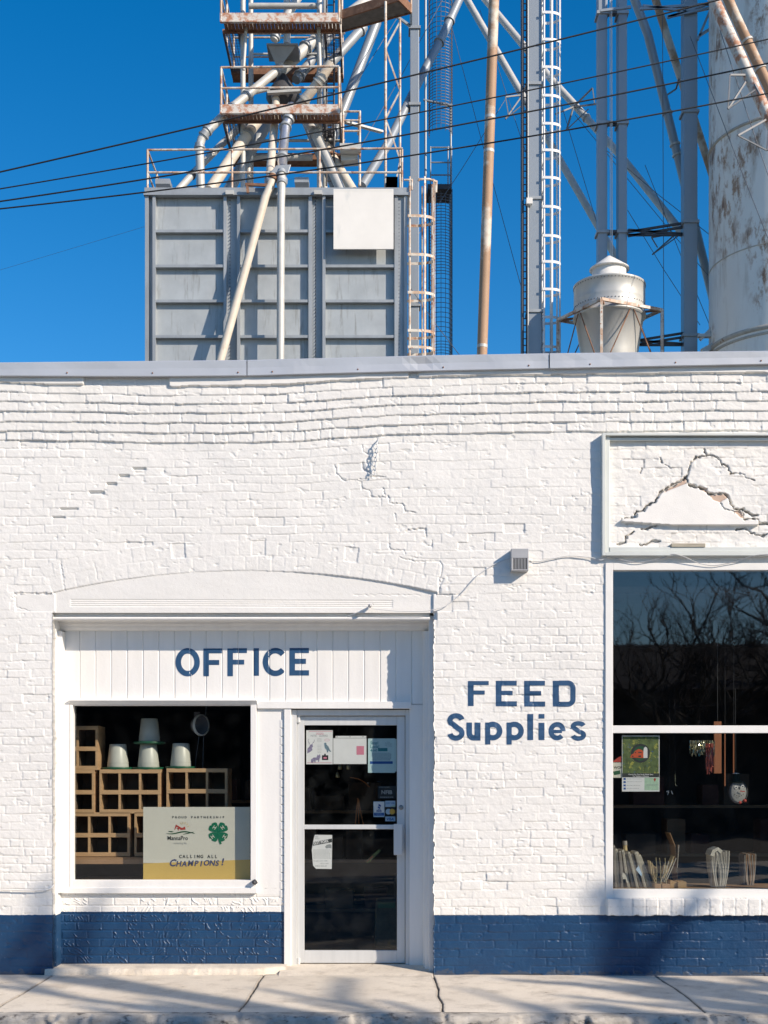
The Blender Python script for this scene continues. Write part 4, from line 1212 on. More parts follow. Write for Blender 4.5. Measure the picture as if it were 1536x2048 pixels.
# ---- hoppers and distributor
hp = thing('hopper', 'v shaped galvanised hopper box under the open ended spout', 'hopper', at(565, 133, 17.1))
b = MB()
def frustum(b, top, bot):
    b.add(list(top) + list(bot), [(0, 1, 2, 3), (7, 6, 5, 4)] + [(i, i+4, (i+1) % 4 + 4, (i+1) % 4) for i in range(4)])
q = lambda u, v, y: tuple(at(u, v, y))
frustum(b, [q(535, 89, 16.8), q(594, 88, 16.8), q(592, 94, 17.4), q(538, 94, 17.4)], [q(553, 133, 16.98), q(563, 131, 16.98), q(563, 132, 17.15), q(553, 134, 17.15)])
b.build('hopper_body', M['galv'], hp)
b = MB(); b.pbox(533, 86.5, 596, 90, 16.77, 17.42); b.build('hopper_lip', M['galv'], hp)
ds = thing('distributor', 'dark cone shaped grain distributor between the ring platforms', 'distributor', at(566, 205, 17.2))
b = MB(); c = at(566, 196, 17.2); b.lathe([(.01, .52), (.06, .5), (.36, .06), (.36, -.02), (.24, -.22), (.0, -.24)], c, 24); b.build('cone', M['dark'], ds)
b = MB()
b.bar(at(535, 186, 16.8), at(603, 182, 16.8), .10, .05); b.build('sheet_edge', M['pipe'], ds)
vb = thing('two_way_valve', 'grey flap box splitting two spouts above the bin front', 'valve', at(560, 350, 15.1))
b = MB()
frustum(b, [q(552, 331, 14.95), q(582, 329, 14.95), q(582, 331, 15.3), q(552, 333, 15.3)], [q(535, 352, 14.92), q(576, 349, 14.92), q(576, 350, 15.2), q(537, 352, 15.2)])
b.build('valve_box', M['galv'], vb, bevel=.01)
b = MB(); b.lathe([(0, -.11), (.07, -.1), (.11, -.04), (.11, .04), (.07, .1), (0, .11)], at(540, 362, 14.9), 16); b.lathe([(0, -.11), (.07, -.1), (.11, -.04), (.11, .04), (.07, .1), (0, .11)], at(564, 362, 14.9), 16); b.build('ball_joint', M['galv'], vb)
b = MB(); b.bar(at(491, 369, 14.85), at(545, 371, 14.8), .05, .05); b.bar(at(494, 369, 14.85), at(496, 386, 14.85), .05, .05); b.build('support_arm', M['rust'], vb)

# ---- small side landing
sl = thing('side_landing', 'small white railed landing at the right foot of the spout tower', 'landing', at(703, 320, 17.0))
b = MB()
for v in (223, 241, 262): b.tube(at(686, v, 16.9), at(719.5, v, 16.9), .022, 8)
b.tube(at(719.5, 222, 16.9), at(719.5, 372, 16.9), .026, 8); b.tube(at(686, 222, 16.9), at(686, 300, 16.9), .026, 8); b.tube(at(668, 297, 16.9), at(805, 297, 16.6), .02, 8)
for v in (223, 241): b.tube(at(719.5, v, 16.9), at(716, v + 28, 17.5), .02, 8)
b.build('guard_rail', M['railing'], sl)
b = MB(); b.bar(at(680, 298, 16.85), at(722, 298, 16.85), .25, .13); b.build('deck', M['pipe'], sl); b = MB(); b.bar(at(682, 320, 17.1), at(716, 318, 17.1), .3, .16); b.build('motor_box', M['pipe'], sl); b = MB(); b.bar(at(690, 244, 17.0), at(764, 264, 17.6), .10, .04); b.build('outrigger', M['pipe'], sl)
b = MB()
for i in range(7):
    b.bar(at(645 + i*.7, 236 + i*12, 17.3), at(662 + i*.7, 236 + i*12, 17.3), .16, .02)
b.bar(at(645, 232, 17.3), at(650, 330, 17.3), .03, .03); b.bar(at(664, 232, 17.3), at(668, 330, 17.3), .03, .03); b.build('steps', M['grate'], sl)

# ---- blue grey leg and mesh cage behind the bin
def elevator_leg(label, u0, u1, Y, depth, v_flanges, m=None, ladder=False):
    x0, x1 = at(u0, 0, Y).x, at(u1, 0, Y).x
    t = thing('elevator_leg', label, 'elevator leg', ((x0+x1)/2, Y + depth/2, 0), 'tall steel elevator legs')
    b = MB(); b.box((x0, Y, -.2), (x1, Y + depth, 22.5)); b.build('casing', m or M['leg'], t, bevel=.006)
    b = MB()
    for v in v_flanges:
        z = at(0, v, Y).z; b = MB(); b.box((x0 - .035, Y - .035, z - .03), (x1 + .035, Y + depth + .035, z + .03)); b.build('casing_joint', M['galv'], t)
    return t
elevator_leg('pale blue grey elevator leg half hidden behind the bin ladder', 820.5, 838, 19, .3, (55, 208, 610))
mc = thing('mesh_cage', 'tall blue grey wire mesh cage standing right of the bin ladder', 'cage', at(880, 700, 21.5))
b = MB()
cx, cy, rx, ry = at(881, 0, 21.5).x, 21.5, .29, .3
ang = [(-1.0 + 2.0*i/10)*math.pi*.62 for i in range(11)]
zz0, zz1 = 5.0, at(0, -20, 21.5).z
zg0, zg1 = at(0, 378, 21.5).z, at(0, 272, 21.5).z
ringp = [(cx + rx*math.sin(a), cy - ry*math.cos(a)) for a in ang]
for (x, y) in ringp:
    b.bar((x, y, zz0), (x, y, zg0), .012, .012); b.bar((x, y, zg1), (x, y, zz1), .012, .012)
z = zz0; k = 0
while z < zz1:
    if not (zg0 < z < zg1):
        for p, q_ in zip(ringp[:-1], ringp[1:]): b.bar((p[0], p[1], z), (q_[0], q_[1], z), .011, .011)
    k += 1
    z += .072 if (k // 14) % 3 else .118
b.build('wire_mesh', M['guy'], mc)
b = MB()
xa, xb_ = at(851, 0, 21.3).x, at(902, 0, 21.3).x
b.tube((xa, 21.3, 4), (xa, 21.3, zz1), .03, 8); b.tube((xb_, 21.4, 4), (xb_, 21.4, at(0, 208, 21.4).z), .026, 8)
b.tube(at(847, 200, 21.3), at(905, 212, 21.3), .03, 8)
b.build('upright', M['leg'], mc)
b = MB(); b.pbox(855, 368, 903, 378, 21.1, 21.9); b.build('landing', M['dark'], mc)
b = MB()
for v in (295, 325, 350): b.tube(at(860, v, 21.15), at(903, v, 21.15), .018, 6)
for u in (861, 896, 903): b.tube(at(u, 293, 21.15), at(u, 372, 21.15), .018, 6)
b.build('guard_rail', M['leg'], mc)

# ---- rusty mast
ms = thing('mast', 'tall bare pipe mast with rusty and bleached bands, slightly leaning', 'mast', at(960, 900, 14))
b = MB(); b.poly([at(992, -120, 14), at(964, 712, 14), at(955, 980, 14)], .097, 20); b.build('mast_tube', M['rustpole'], ms)
for v in (232, 300, 690):
    b = MB(); u = 988 - v*24/708; b.tube(at(u + .1, v, 14), at(u - .1, v + 6, 14), .101, 20); b.build('joint_band', M['pipe'], ms)

# ---- main leg with its two ladders
l1 = elevator_leg('broad lit elevator leg with dark side ladder, left of the white ladder cage', 1057, 1083, 17.5, .32, (167, 396, 622))
b = MB()
for u in (1046, 1053.5): b.tube(at(u, 0, 17.6), at(u, 1000, 17.6), .022, 6); b.tube(at(u, -150, 17.6), at(u, 0, 17.6), .022, 6)
for v in np.arange(-140, 760, 13.4): b.tube(at(1046, v, 17.6), at(1053.5, v, 17.6), .012, 6)
b.pbox(1044.5, -150, 1046.2, 1000, 17.55, 17.9)
b.build('side_ladder', M['grate'], l1)
b = MB(); b.tube(at(1056, -150, 17.45), at(1056, 900, 17.45), .014, 6); b.build('conduit', M['conduit'], l1)
b = MB(); b.pbox(1053, 395, 1065, 407, 17.36, 17.48); b.build('junction_box', M['white'], l1, bevel=.006)
zs = [at(0, v, 17.45).z for v in (26, 80, 135, 192, 248, 301, 356, 414, 472, 524, 579, 635, 694, 750, -30, -85)]
caged_ladder('caged_ladder', 'bright white ladder cage on the right of the broad lit leg', at(1084, 0, 17.5).x, 17.63, 4.5, at(0, -120, 17.5).z, zs, .42, .215, M['brightcage'], (-1.25, -.55, .15, .7, 1.2))

# ---- legs standing in the silo's shade
fl = (25, 245, 463)
tl = elevator_leg('left one of the close pair of shaded blue legs above the dust collector', 1197, 1214.5, 17.15, .3, fl)
b = MB(); b.tube(at(1223, -100, 17.05), at(1225, 900, 17.05), .014, 6); b.tube(at(1220, -100, 17.05), at(1221, 900, 17.05), .008, 6); b.build('conduit', M['conduit'], tl)
b = MB()
for v in fl: b.bar(at(1214, v, 17.15), at(1236, v, 17.15), .05, .05); b.bar(at(1214, v + 5, 17.35), at(1236, v + 5, 17.35), .05, .05)
b.build('tie_bar', M['dark'], tl)
elevator_leg('right one of the close pair of shaded blue legs above the dust collector', 1237, 1254, 17.15, .3, fl)
l4 = elevator_leg('broad shaded blue leg standing just left of the rusty white silo', 1368, 1395, 16.95, .3, (222, 443, 670))
b = MB()
for v in (448, 668):
    for (a, c) in (((1256, v + 16), (1368, v - 2)), ((1256, v + 12), (1368, v + 20)), ((1256, v + 22), (1368, v + 22)), ((1256, v + 24), (1368, v + 6))): b.bar(at(a[0], a[1], 17.1), at(c[0], c[1], 17.1), .045, .045)
    b.build('cross_brace', M['dark'], l4); b = MB()
b = MB()
for (a, c) in (((1200, 22), (1262, 14)), ((1280, 18), (1424, 8)), ((1336, 35), (1430, 3)), ((1285, 12), (1372, 22)), ((1334, 34), (1420, 16)), ((1395, 80), (1425, 10)), ((1398, 72), (1440, 45))): b.bar(at(a[0], a[1], 16.9), at(c[0], c[1], 16.9), .05, .05)
b.build('head_brace', M['leg'], l4)

# ---- big down-pipes on the right
def downpipe(label, pts, r, m, brackets=(), flanges=()):
    w = [at(u, v, y) for u, v, y in pts]
    t = thing('downpipe', label, 'pipe', w[-1], 'long slanting downpipes')
    b = MB(); b.poly(w, r, 16); b.build('pipe_run', m, t)
    for s, f in flanges:
        fb = MB(); p, q_ = w[s], w[s+1]; d = (q_ - p).normalized(); c = p.lerp(q_, f); fb.tube(c - d*.02, c + d*.02, r*1.25, 16); fb.build('flange', M['pipe'], t)
    for (u, v, y, ou, ov) in brackets:
        b = MB()
        p = at(u, v, y)
        for (du, dv) in ou: b.bar(p, at(u + du, v + dv, y - .25), .032, .032)
        for (a, c) in ov: b.bar(at(u + a[0], v + a[1], y - .25), at(u + c[0], v + c[1], y - .25), .022, .022)
        b.build('stay_bracket', M['stay'], t)
    return t
tri = [(38, -38), (46, -6), (-36, 14), (-14, 46)]
trl = [((38, -38), (42, -8)), ((-14, 46), (30, 4))]
downpipe('thin pipe slanting from the top centre down to the pair of shaded legs', [(925, -16, 22), (1050, 200, 21), (1240, 528, 19.5)], .085, M['pipe'], [(1045, 190, 21, [(-34, 4), (-34, 48), (10, -30)], [((-34, 4), (-28, 40)), ((-34, 48), (0, 20))])])
downpipe('longest pipe slanting from the top centre to the broad shaded leg', [(955, -20, 22), (1108, 165, 21), (1240, 310, 19.8), (1385, 492, 18)], .085, M['pipe'], [(1147, 214, 20.5, tri, trl), (1355, 465, 18.5, [(-52, 10), (-50, 44), (20, -20)], [((-52, 10), (-40, 30)), ((-50, 44), (0, 8))])], [(1, .5)])
downpipe('dark downpipe slanting from the top towards the foot of the silo', [(1258, -30, 17.9), (1296, 70, 17.9), (1424, 590, 18.1), (1440, 660, 18.2)], .095, M['leg'], flanges=[(1, .30), (1, .42), (1, .46)])
downpipe('khaki downpipe passing behind the broad shaded leg', [(1302, -30, 18.2), (1330, 60, 18.2), (1428, 360, 18.4), (1450, 430, 18.5)], .085, M['rustpole'], [(1352, 178, 18.2, [(-18, 12), (6, -20)], [])])
downpipe('rust flecked white downpipe crossing in front of the silo', [(1424, -10, 13.4), (1436, 18, 13.4), (1552, 268, 13.2)], .105, M['rustwhite'], [(1500, 150, 13.3, [(-40, 0), (-44, 68), (20, 40)], [((-40, 0), (-44, 68)), ((-44, 68), (10, 30))]), (1540, 235, 13.2, [(-64, 36), (-6, 66)], [((-64, 36), (-6, 66))])])
downpipe('brown banded downpipe beside the rust flecked white one', [(1444, -30, 13.9), (1470, 30, 13.9), (1552, 205, 13.7)], .09, M['rustpole'], flanges=[(1, .3), (1, .62)])

# ---- silo
M['band'] = mat('silo band', (.46, .43, .37), .6, var=.2, spots=[((.25, .15, .09), .6, .06, 6, None)])
sx, sy, sr = 8.42, 16.36, 1.64
so = thing('silo', 'tall white steel silo with brown rust patches at the photo\'s right edge', 'silo', (sx, sy, 0))
b = MB(); b.lathe([(sr, -.2), (sr, 5), (sr, 9.6), (sr, 14), (sr, 19.6)], (sx, sy, 0), 96); b.lathe([(sr, 19.6), (.3, 21.2), (0, 21.2)], (sx, sy, 0), 96); b.build('shell', M['silo'], so)
b = MB()
zr = at(1425, 640, 14.6).z
for z, h, w in ((zr, .05, .035), (zr - .12, .03, .02), (at(1425, 470, 14.6).z, .012, .012), (14.6, .03, .03), (5.0, .03, .02)):
    b = MB(); b.lathe([(sr, z - h), (sr + w, z - h*.7), (sr + w, z + h*.7), (sr, z + h)], (sx, sy, 0), 96); b.build('ring_band', M['band'], so)
b = MB(); b.bar(at(1396, 672, 16.4), at(1428, 672, 16.4), .12, .06); b.bar(at(1400, 680, 16.4), at(1430, 650, 16.4), .06, .06); b.bar(at(1404, 704, 16.3), at(1430, 690, 16.3), .1, .12); b.build('stub_pipe', M['pipe'], so)

# ---- cyclone dust collector
cxy = Vector((4.755, 16.85, 0))
dc = thing('dust_collector', 'white sheet metal cyclone with a small cone cap on a pipe stand', 'dust collector', (cxy.x, cxy.y, 0))
zc = lambda v: at(0, v, 16.85).z
rb = .745
b = MB(); b.lathe([(rb*.45, zc(571)), (rb, zc(572)), (rb + .012, zc(573)), (rb + .012, zc(576)), (rb, zc(577)), (rb, zc(604)), (rb + .004, zc(606)), (rb, zc(608)), (rb, zc(634)), (rb + .02, zc(635)), (rb + .02, zc(638)), (rb - .03, zc(639)), (rb*.80, zc(712)), (rb*.25, zc(960)), (0, zc(962))], cxy, 64); b.build('body', M['cyclone'], dc)
b = MB(); b.lathe([(.36, zc(572)), (.36, zc(537)), (.34, zc(537))], cxy, 48); b.lathe([(0, zc(511)), (.03, zc(512)), (.415, zc(538)), (.42, zc(540)), (.36, zc(540)), (0, zc(527))], cxy, 48); b.build('cap', M['white'], dc)
b = MB()
for i in range(64):
    a = 2*math.pi*i/64
    for v in (578, 618):
        p = cxy + Vector(((rb + .003)*math.cos(a), (rb + .003)*math.sin(a), zc(v))); b.box(p - Vector((.008,)*3), p + Vector((.008,)*3))
b.build('rivet', M['dark'], dc)
zf = 1.68 + 948*26.9/2640
cor = [Vector((4.43, 15.9, zf)), Vector((5.80, 16.54, zf)), Vector((5.08, 17.79, zf)), Vector((3.71, 17.15, zf))]
b = MB()
for i in range(4): b.bar(cor[i], cor[(i+1) % 4], .05, .06)
b.build('stand_ring', M['railing'], dc)
for i in range(4):
    lb = MB(); lb.bar(cor[i], cor[i]*1 + Vector((0, 0, -5.5)), .055, .055); lb.build('leg', M['railing'], dc)
b = MB()
for i in range(4):
    p, q_ = cor[i], cor[(i+1) % 4]; m_ = p.lerp(q_, .5)
    b.tube(m_, p + Vector((0, 0, -1.5)), .014, 6); b.tube(m_, q_ + Vector((0, 0, -1.5)), .014, 6)
    b.bar(p, cxy + Vector((p.x - cxy.x, p.y - cxy.y, 0)).normalized()*rb + Vector((0, 0, zf)), .04, .04)
b.build('brace', M['rust'], dc)

# ---- guy wires and power lines
def cable(name, label, cat, pts, r, m, group):
    w = [at(u, v, y) for u, v, y in pts]
    t = MB(); t.poly(w, r, 5 if r < .01 else 8)
    o = t.build(name, m, None, origin=w[0]); tag(o, label, cat, group)
GU = [((1380, 72, 16.8), (1600, 640, 13), 'guy wire crossing the silo from the top of the broad shaded leg'), ((1150, 230, 20), (1560, 720, 16), 'guy wire from the star bracket down to the silo foot'),
      ((1010, 200, 20.5), (836, 470, 19), 'guy wire slanting left from the bracket beside the broad lit leg'), ((890, -10, 21), (718, 300, 18), 'guy wire along the blue grey spout'),
      ((820, -5, 19), (630, 290, 17.5), 'guy wire passing behind the lattice strut'), ((905, 60, 21), (1046, 588, 18), 'guy wire meeting the foot of the broad lit leg'),
      ((960, 20, 22), (1060, 330, 20), 'guy wire just right of the mast top'), ((1120, 200, 20), (1290, 760, 18), 'guy wire passing left of the dust collector'),
      ((1325, 30, 17.3), (1328, 720, 17.3), 'vertical wire between the pair of legs and the broad shaded leg'), ((1290, 330, 18.4), (1440, 700, 17), 'guy wire behind the broad shaded leg'),
      ((1212, 300, 18.6), (1420, 470, 17), 'guy wire from the pair of legs to the silo'), ((810, 560, 18), (925, 718, 17), 'guy wire at the foot of the mesh cage'),
      ((1255, 420, 18.5), (1400, 650, 17.5), 'guy wire ending behind the shaded leg foot'), ((1440, 60, 13.4), (1560, 420, 13), 'guy wire hanging under the rust flecked pipe'), ((-40, 552, 18), (640, 340, 16), 'faint wire coming in from the left sky to the bin')]
for i, (a, c, l) in enumerate(GU):
    m_ = ((a[0]+c[0])/2, (a[1]+c[1])/2 + 4, (a[2]+c[2])/2)
    cable('guy_wire', l, 'wire', [a, m_, c], .003 if a[0] < 0 else .0075, M['guy'], 'guy wires of the elevator')
PL = [([0, 280, 680, 920, 1180, 1412], [343, 281, 186, 127, 63, 7], 'topmost of the four black power lines crossing the sky'),
      ([0, 280, 680, 920, 1180, 1536], [377, 330, 257, 208, 154, 79], 'second from the top of the four black power lines'),
      ([0, 280, 680, 920, 1180, 1536], [402, 361, 293, 249, 199, 127], 'third from the top of the four black power lines'),
      ([0, 280, 680, 920, 1180, 1536], [417, 386, 333, 295, 251, 187], 'lowest of the four black power lines')]
for k, (U_, V_, l) in enumerate(PL):
    cf = np.polyfit(U_, V_, 2)
    us = np.linspace(-1500, 3200, 60)
    cable('power_line', l, 'power line', [(float(u), float(np.polyval(cf, u)), 4.2 + k*.25) for u in us], .0098 if k != 1 else .008, M['wire'], 'power lines over the roof')

# ================================================================== THINGS ON THE FRONT WALL
vt = thing('wall_vent', 'small grey louvred vent box on the white brick above the word FEED', 'vent', at(1040, 1119, -.05))
b = MB(); b.pbox(1022.5, 1097, 1057.5, 1116, -.105, .03); b.pbox(1022.5, 1116, 1026, 1141, -.105, .03); b.pbox(1054, 1116, 1057.5, 1141, -.105, .03); b.pbox(1026, 1138.5, 1054, 1141, -.105, .03); b.build('hood', M['vent'], vt, bevel=.003)
b = MB(); b.pbox(1026, 1116, 1054, 1138.5, -.06, .02); b.build('dark_inside', M['black'], vt)
b = MB()
for i in range(9): b.pbox(1027.4 + i*2.95, 1116, 1028.6 + i*2.95, 1138.5, -.103, -.06)
b.build('fin', M['vent'], vt)
ch = MB()
pts = []
N_ = 7
for i in range(N_):
    v = 893 + i*8.6; u = 752.5 - i*.75 + (1.4 if i % 2 else -1.0)
    for s in (0, 1):
        pts_ = []
        for k_ in range(10):
            a = 2*math.pi*k_/10
            if i % 2 == 0: pts_.append(at(u + 3.6*math.cos(a), v + 5.2*math.sin(a), -.035))
            else: pts_.append(at(u + 1.6*math.cos(a), v + 5.2*math.sin(a), -.035 - .014*math.cos(a)))
        if s == 0: ch.poly(pts_, .0042, 6, closed=True)
ch.poly([at(753, 889, -.04), at(756, 881, -.03), at(757, 879, .01)], .005, 6)
tag(ch.build('chain', mat('painted chain', (.55, .58, .6), .5, .2), None, origin=at(752, 889, -.03)), 'short painted chain hanging from the wall below the brick ledges', 'chain')
def wire(label, pts, r, m=None, name='wall_cable', group='cables along the front wall'):
    P = np.array(pts, float)
    L_ = np.concatenate([[0], np.cumsum(np.hypot(*np.diff(P[:, :2], axis=0).T))])
    s = np.linspace(0, L_[-1], max(4, int(L_[-1]/7)))
    # smooth corner rounding
    us = np.interp(s, L_, P[:, 0]); vs = np.interp(s, L_, P[:, 1]); ys = np.interp(s, L_, P[:, 2])
    kx = np.ones(3)/3
    for arr in (us, vs, ys): arr[1:-1] = np.convolve(arr, kx, 'valid')
    b = MB(); w = [at(float(u), float(v), float(y)) for u, v, y in zip(us, vs, ys)]
    b.poly(w, r, 6)
    tag(b.build(name, m or M['conduit'], None, origin=w[0]), label, 'cable', group)
wire('slack cable looping from the arch corner up to the vent box', [(742, 1217, -.03), (790, 1222, -.02), (850, 1223, -.02), (890, 1214, -.02), (925, 1186, -.025), (955, 1150, -.025), (985, 1130, -.02), (1012, 1118, -.015), (1023, 1117, -.01)], .0035)
wire('cable running from the vent box to the sign frame', [(1058, 1121, -.012), (1075, 1124, -.02), (1105, 1117, -.02), (1135, 1111, -.02), (1165, 1113, -.02), (1190, 1116, -.02), (1202, 1123, -.03), (1215, 1113, -.03)], .0040)
wire('thin cable drooping under the sign frame above the shop window', [(1212, 1112, -.03), (1245, 1120, -.03), (1275, 1126, -.028), (1320, 1118, -.03), (1345, 1107, -.066), (1365, 1112, -.06), (1400, 1128, -.03), (1428, 1132, -.028), (1470, 1124, -.03), (1510, 1110, -.062), (1600, 1106, -.06), (1700, 1118, -.03)], .0032, M['vent'])
wire('white lead running along the header to the cable hook', [(112, 1236.5, .10), (300, 1237, .10), (600, 1238, .10), (672, 1238, .10), (700, 1231, .03), (722, 1222, -.02), (738, 1213, -.03)], .0035, M['white'])
wire('low conduit along the brick at the photo\'s left edge', [(-300, 1779, -.02), (0, 1779, -.02), (60, 1781, -.02), (98, 1780, -.02), (104, 1776, -.01), (107, 1770, .02)], .006, M['white'])
b = MB(); b.lathe([(0, -.075), (.014, -.07), (.016, -.03), (.010, 0), (0, .01)], at(740, 1213, 0), 12, axis='y'); b.poly([at(742, 1210, -.07), at(746, 1207, -.06), at(748, 1209, -.02)], .004, 6)
tag(b.build('cable_hook', M['vent'], None, origin=at(740, 1213, 0)), 'small grey insulator hook on the plain band above the office bay', 'hook')
hs_ = MB(); hs_.lathe([(0, -.05), (.012, -.048), (.02, -.02), (.022, .0), (.015, .02)], at(509, 1764, .23), 10, axis='y'); hs_.bar(at(507, 1760, .20), at(513, 1768, .20), .02, .03)
tag(hs_.build('hose_tap', M['dark'], None, origin=at(509, 1764, .23)), 'tiny dark metal fitting at the lower right corner of the office window', 'tap')

# ================================================================== OFFICE WINDOW DISPLAY
def coop(label):
    W, H, D = .535, .385, .30
    t = thing('nesting_box', label, 'nesting box', (0, 0, 0), 'wooden nesting boxes in the office window')
    x0, x1 = -W/2, W/2
    b = MB()
    b.box((x0, 0, H - .034), (x1, .016, H)); b.box((x0, 0, H/2 - .026), (x1, .016, H/2 + .012)); b.box((x0, 0, 0), (x1, .016, .036))
    b.build('front_rail', M['wood'], t, bevel=.002)
    b = MB()
    for x in (x0 + .012, x0 + W/3, x0 + 2*W/3, x1 - .012):
        w = .012 if abs(x) < .2 else .012
        b.box((x - w, .002, .036), (x + w*.55, .018, H/2 - .026)); b.box((x - w, .002, H/2 + .012), (x + w*.55, .018, H - .034))
    b.build('front_stile', M['wood'], t)
    b = MB()
    b.box((x0, .0165, 0), (x0 + .014, D, H)); b.box((x1 - .014, .0165, 0), (x1, D, H)); b.box((x0 + .014, .0165, H - .014), (x1 - .014, D, H - .001))
    b.build('side_board', M['wood'], t)
    b = MB()
    b.box((x0 + .0145, .03, 0.001), (x1 - .0145, D, .014)); b.box((x0 + .0145, .03, H/2 - .008), (x1 - .0145, D, H/2 + .004)); b.box((x0 + .0145, D - .012, .014), (x1 - .0145, D - .002, H - .015))
    for x in (x0 + W/3, x0 + 2*W/3): b.box((x - .005, .06, .015), (x + .006, D - .013, H - .015))
    b.build('inner_board', M['wood_shade'], t)
    return t
YC = .53
CB = [((260, 1627, YC), 'middle nesting box, under the twin stacked white feeders'), ((394, 1625, YC), 'nesting box behind the top of the partnership sign'), ((128, 1627, YC), 'left end nesting box of the middle layer, cut by the window frame'),
      ((135, 1540, YC), 'topmost nesting box, at the window\'s left edge'), ((199, 1713, YC), 'bottom layer nesting box left of the partnership sign'), ((330, 1713, YC), 'bottom layer nesting box hidden mostly behind the partnership sign')]
c0 = None
for (u, v, y), l in CB:
    if c0 is None: c0 = coop(l); o = c0
    else: o = copy_thing(c0, (0, 0, 0), l)
    o.location = at(u, v, y); o.location.z = max(o.location.z, .0)
# a low bench carries them
t = thing('display_bench', 'dark bench carrying the nesting boxes behind the office glass', 'bench', at(300, 1740, .8))
zb = at(0, 1713.5, YC).z
b = MB(); b.box((-2.75, .48, zb - .06), (-1.0, .98, zb - .002)); b.build('bench_top', M['oldwood'], t)
b = MB(); b.box((-2.7, .94, .86), (-2.64, 1.0, zb - .06)); b.box((-1.2, .94, .86), (-1.14, 1.0, zb - .06)); b.build('leg', M['oldwood'], t)
st = MB()
# extra support under upper boxes: spacer boards between layers
for (u0, u1, v) in ((130, 456, 1629),): pass
def feeder(label):
    t = thing('poultry_feeder', label, 'feeder', (0, 0, 0), 'white and green poultry feeders')
    b = MB(); b.lathe([(.0, .018), (.093, .018), (.094, .03), (.073, .222), (.070, .226), (0, .228)], (0, 0, 0), 32)
    for h in (.06,): b.lathe([(.0925, h), (.0935, h + .004), (.092, h + .008)], (0, 0, 0), 32)
    b.build('bucket', M['bucket'], t)
    b = MB(); b.lathe([(0, 0), (.118, 0), (.136, .006), (.138, .022), (.132, .022), (.130, .010), (.1, .009), (0, .009)], (0, 0, 0), 32); b.build('base_tray', M['green'], t)
    return t
f0 = None
for (u, v, l) in ((236, 1540, 'leftmost white feeder on a green tray, on top of the middle nesting box'), (297, 1540, 'lower feeder of the stacked pair of white buckets'), (362, 1538, 'white feeder with a square shadow, rightmost of the row'), (299, 1489, 'upper feeder of the stacked pair, highest white bucket')):
    if f0 is None: f0 = feeder(l); o = f0
    else: o = copy_thing(f0, (0, 0, 0), l)
    o.location = at(u, v, YC + .13)
    o.location.z = at(0, 1540 if v > 1500 else 1540, YC).z + (0.002 if v > 1500 else .228) - (0 if u < 330 else -.008)
hl = thing('heat_lamp', 'round clear heat lamp reflector with white rim hanging in the office window', 'lamp', at(402, 1450, .75))
c = at(403, 1450, .75)
b = MB(); b.lathe([(.085, 0), (.082, .05), (.05, .09), (.02, .11), (0, .11)], (0, 0, 0), 28, axis='y')
rot = Matrix.Rotation(R(52), 4, 'Z')
b.v = [tuple(rot @ Vector(p) + c) for p in b.v]; b.build('reflector', M['clear'], hl)
b = MB(); b.lathe([(.084, -.006), (.097, -.004), (.098, .012), (.086, .014), (.084, -.006)], (0, 0, 0), 32, axis='y'); b.v = [tuple(rot @ Vector(p) + c) for p in b.v]; b.build('rim', M['white'], hl)
b = MB(); b.poly([c + Vector((.03, .03, .08)), c + Vector((.05, .04, .30)), c + Vector((.06, .05, 1.0))], .004, 6); b.poly([c + Vector((-.02, 0, -.09)), c + Vector((-.05, 0, -.30)), c + Vector((-.06, .02, -.40))], .0022, 5); b.poly([c + Vector((.02, 0, -.09)), c + Vector((.01, 0, -.40))], .0022, 5); b.pbox(388, 1424, 400, 1440, .76, .78); b.build('cord', M['clear'], hl)

# partnership sign leaning inside the glass
YS = .338
sg = thing('partnership_sign', 'ivory and gold poster board reading PROUD PARTNERSHIP and CALLING ALL CHAMPIONS', 'sign', at(395, 1757, YS))
b = MB(); b.pbox(286.5, 1614, 500, 1726, YS, YS + .008); b.build('board', M['card'], sg)
b = MB(); b.pprism([(286.5, 1727), (500, 1719), (500, 1765), (286.5, 1765)], YS - .0012, YS + .0085); b.build('gold_band', M['gold'], sg)
YT = YS - .0025
b = MB()
def spaced(mb, s, u0, u1, v, h, Y, **k):
    n = len(s)
    for i, chh in enumerate(s):
        if chh != ' ': mb.text(chh, u0 + (u1-u0)*i/(n-1), v, h, Y, 'C', **k)
spaced(b, 'PROUD PARTNERSHIP', 346, 447, 1636.5, 4.4, YT, off=.02)
spaced(b, 'CALLING ALL', 361, 432, 1716, 6.6, YT, off=.022, wide=.9)
b.text('MannaPro', 334.5, 1680, 8.6, YT, 'L', wide=.86, off=.006)
b.build('lettering', M['ink'], sg)
b = MB(); b.text('nurturing life', 347, 1688, 4.0, YT, 'L', wide=.92); b.build('small_lettering', M['grey_ink'], sg)
b = MB()
xs_ = 338
for i, (chh, hh) in enumerate(zip('CHAMPIONS!', (14, 11, 11, 11, 11, 11, 11, 11, 11, 14))):
    b.text(chh, xs_, 1732.5 - i*.25 + (i % 3)*.5, hh, YT - .0006, 'L', wide=.98, slant=.22, off=.028, rot=.03)
    xs_ += {'M': 13.5, 'I': 6.5, 'N': 12.2, 'O': 11.8, '!': 6, 'C': 13.5}.get(chh, 11.6)
b.build('champions_lettering', M['navy'], sg)
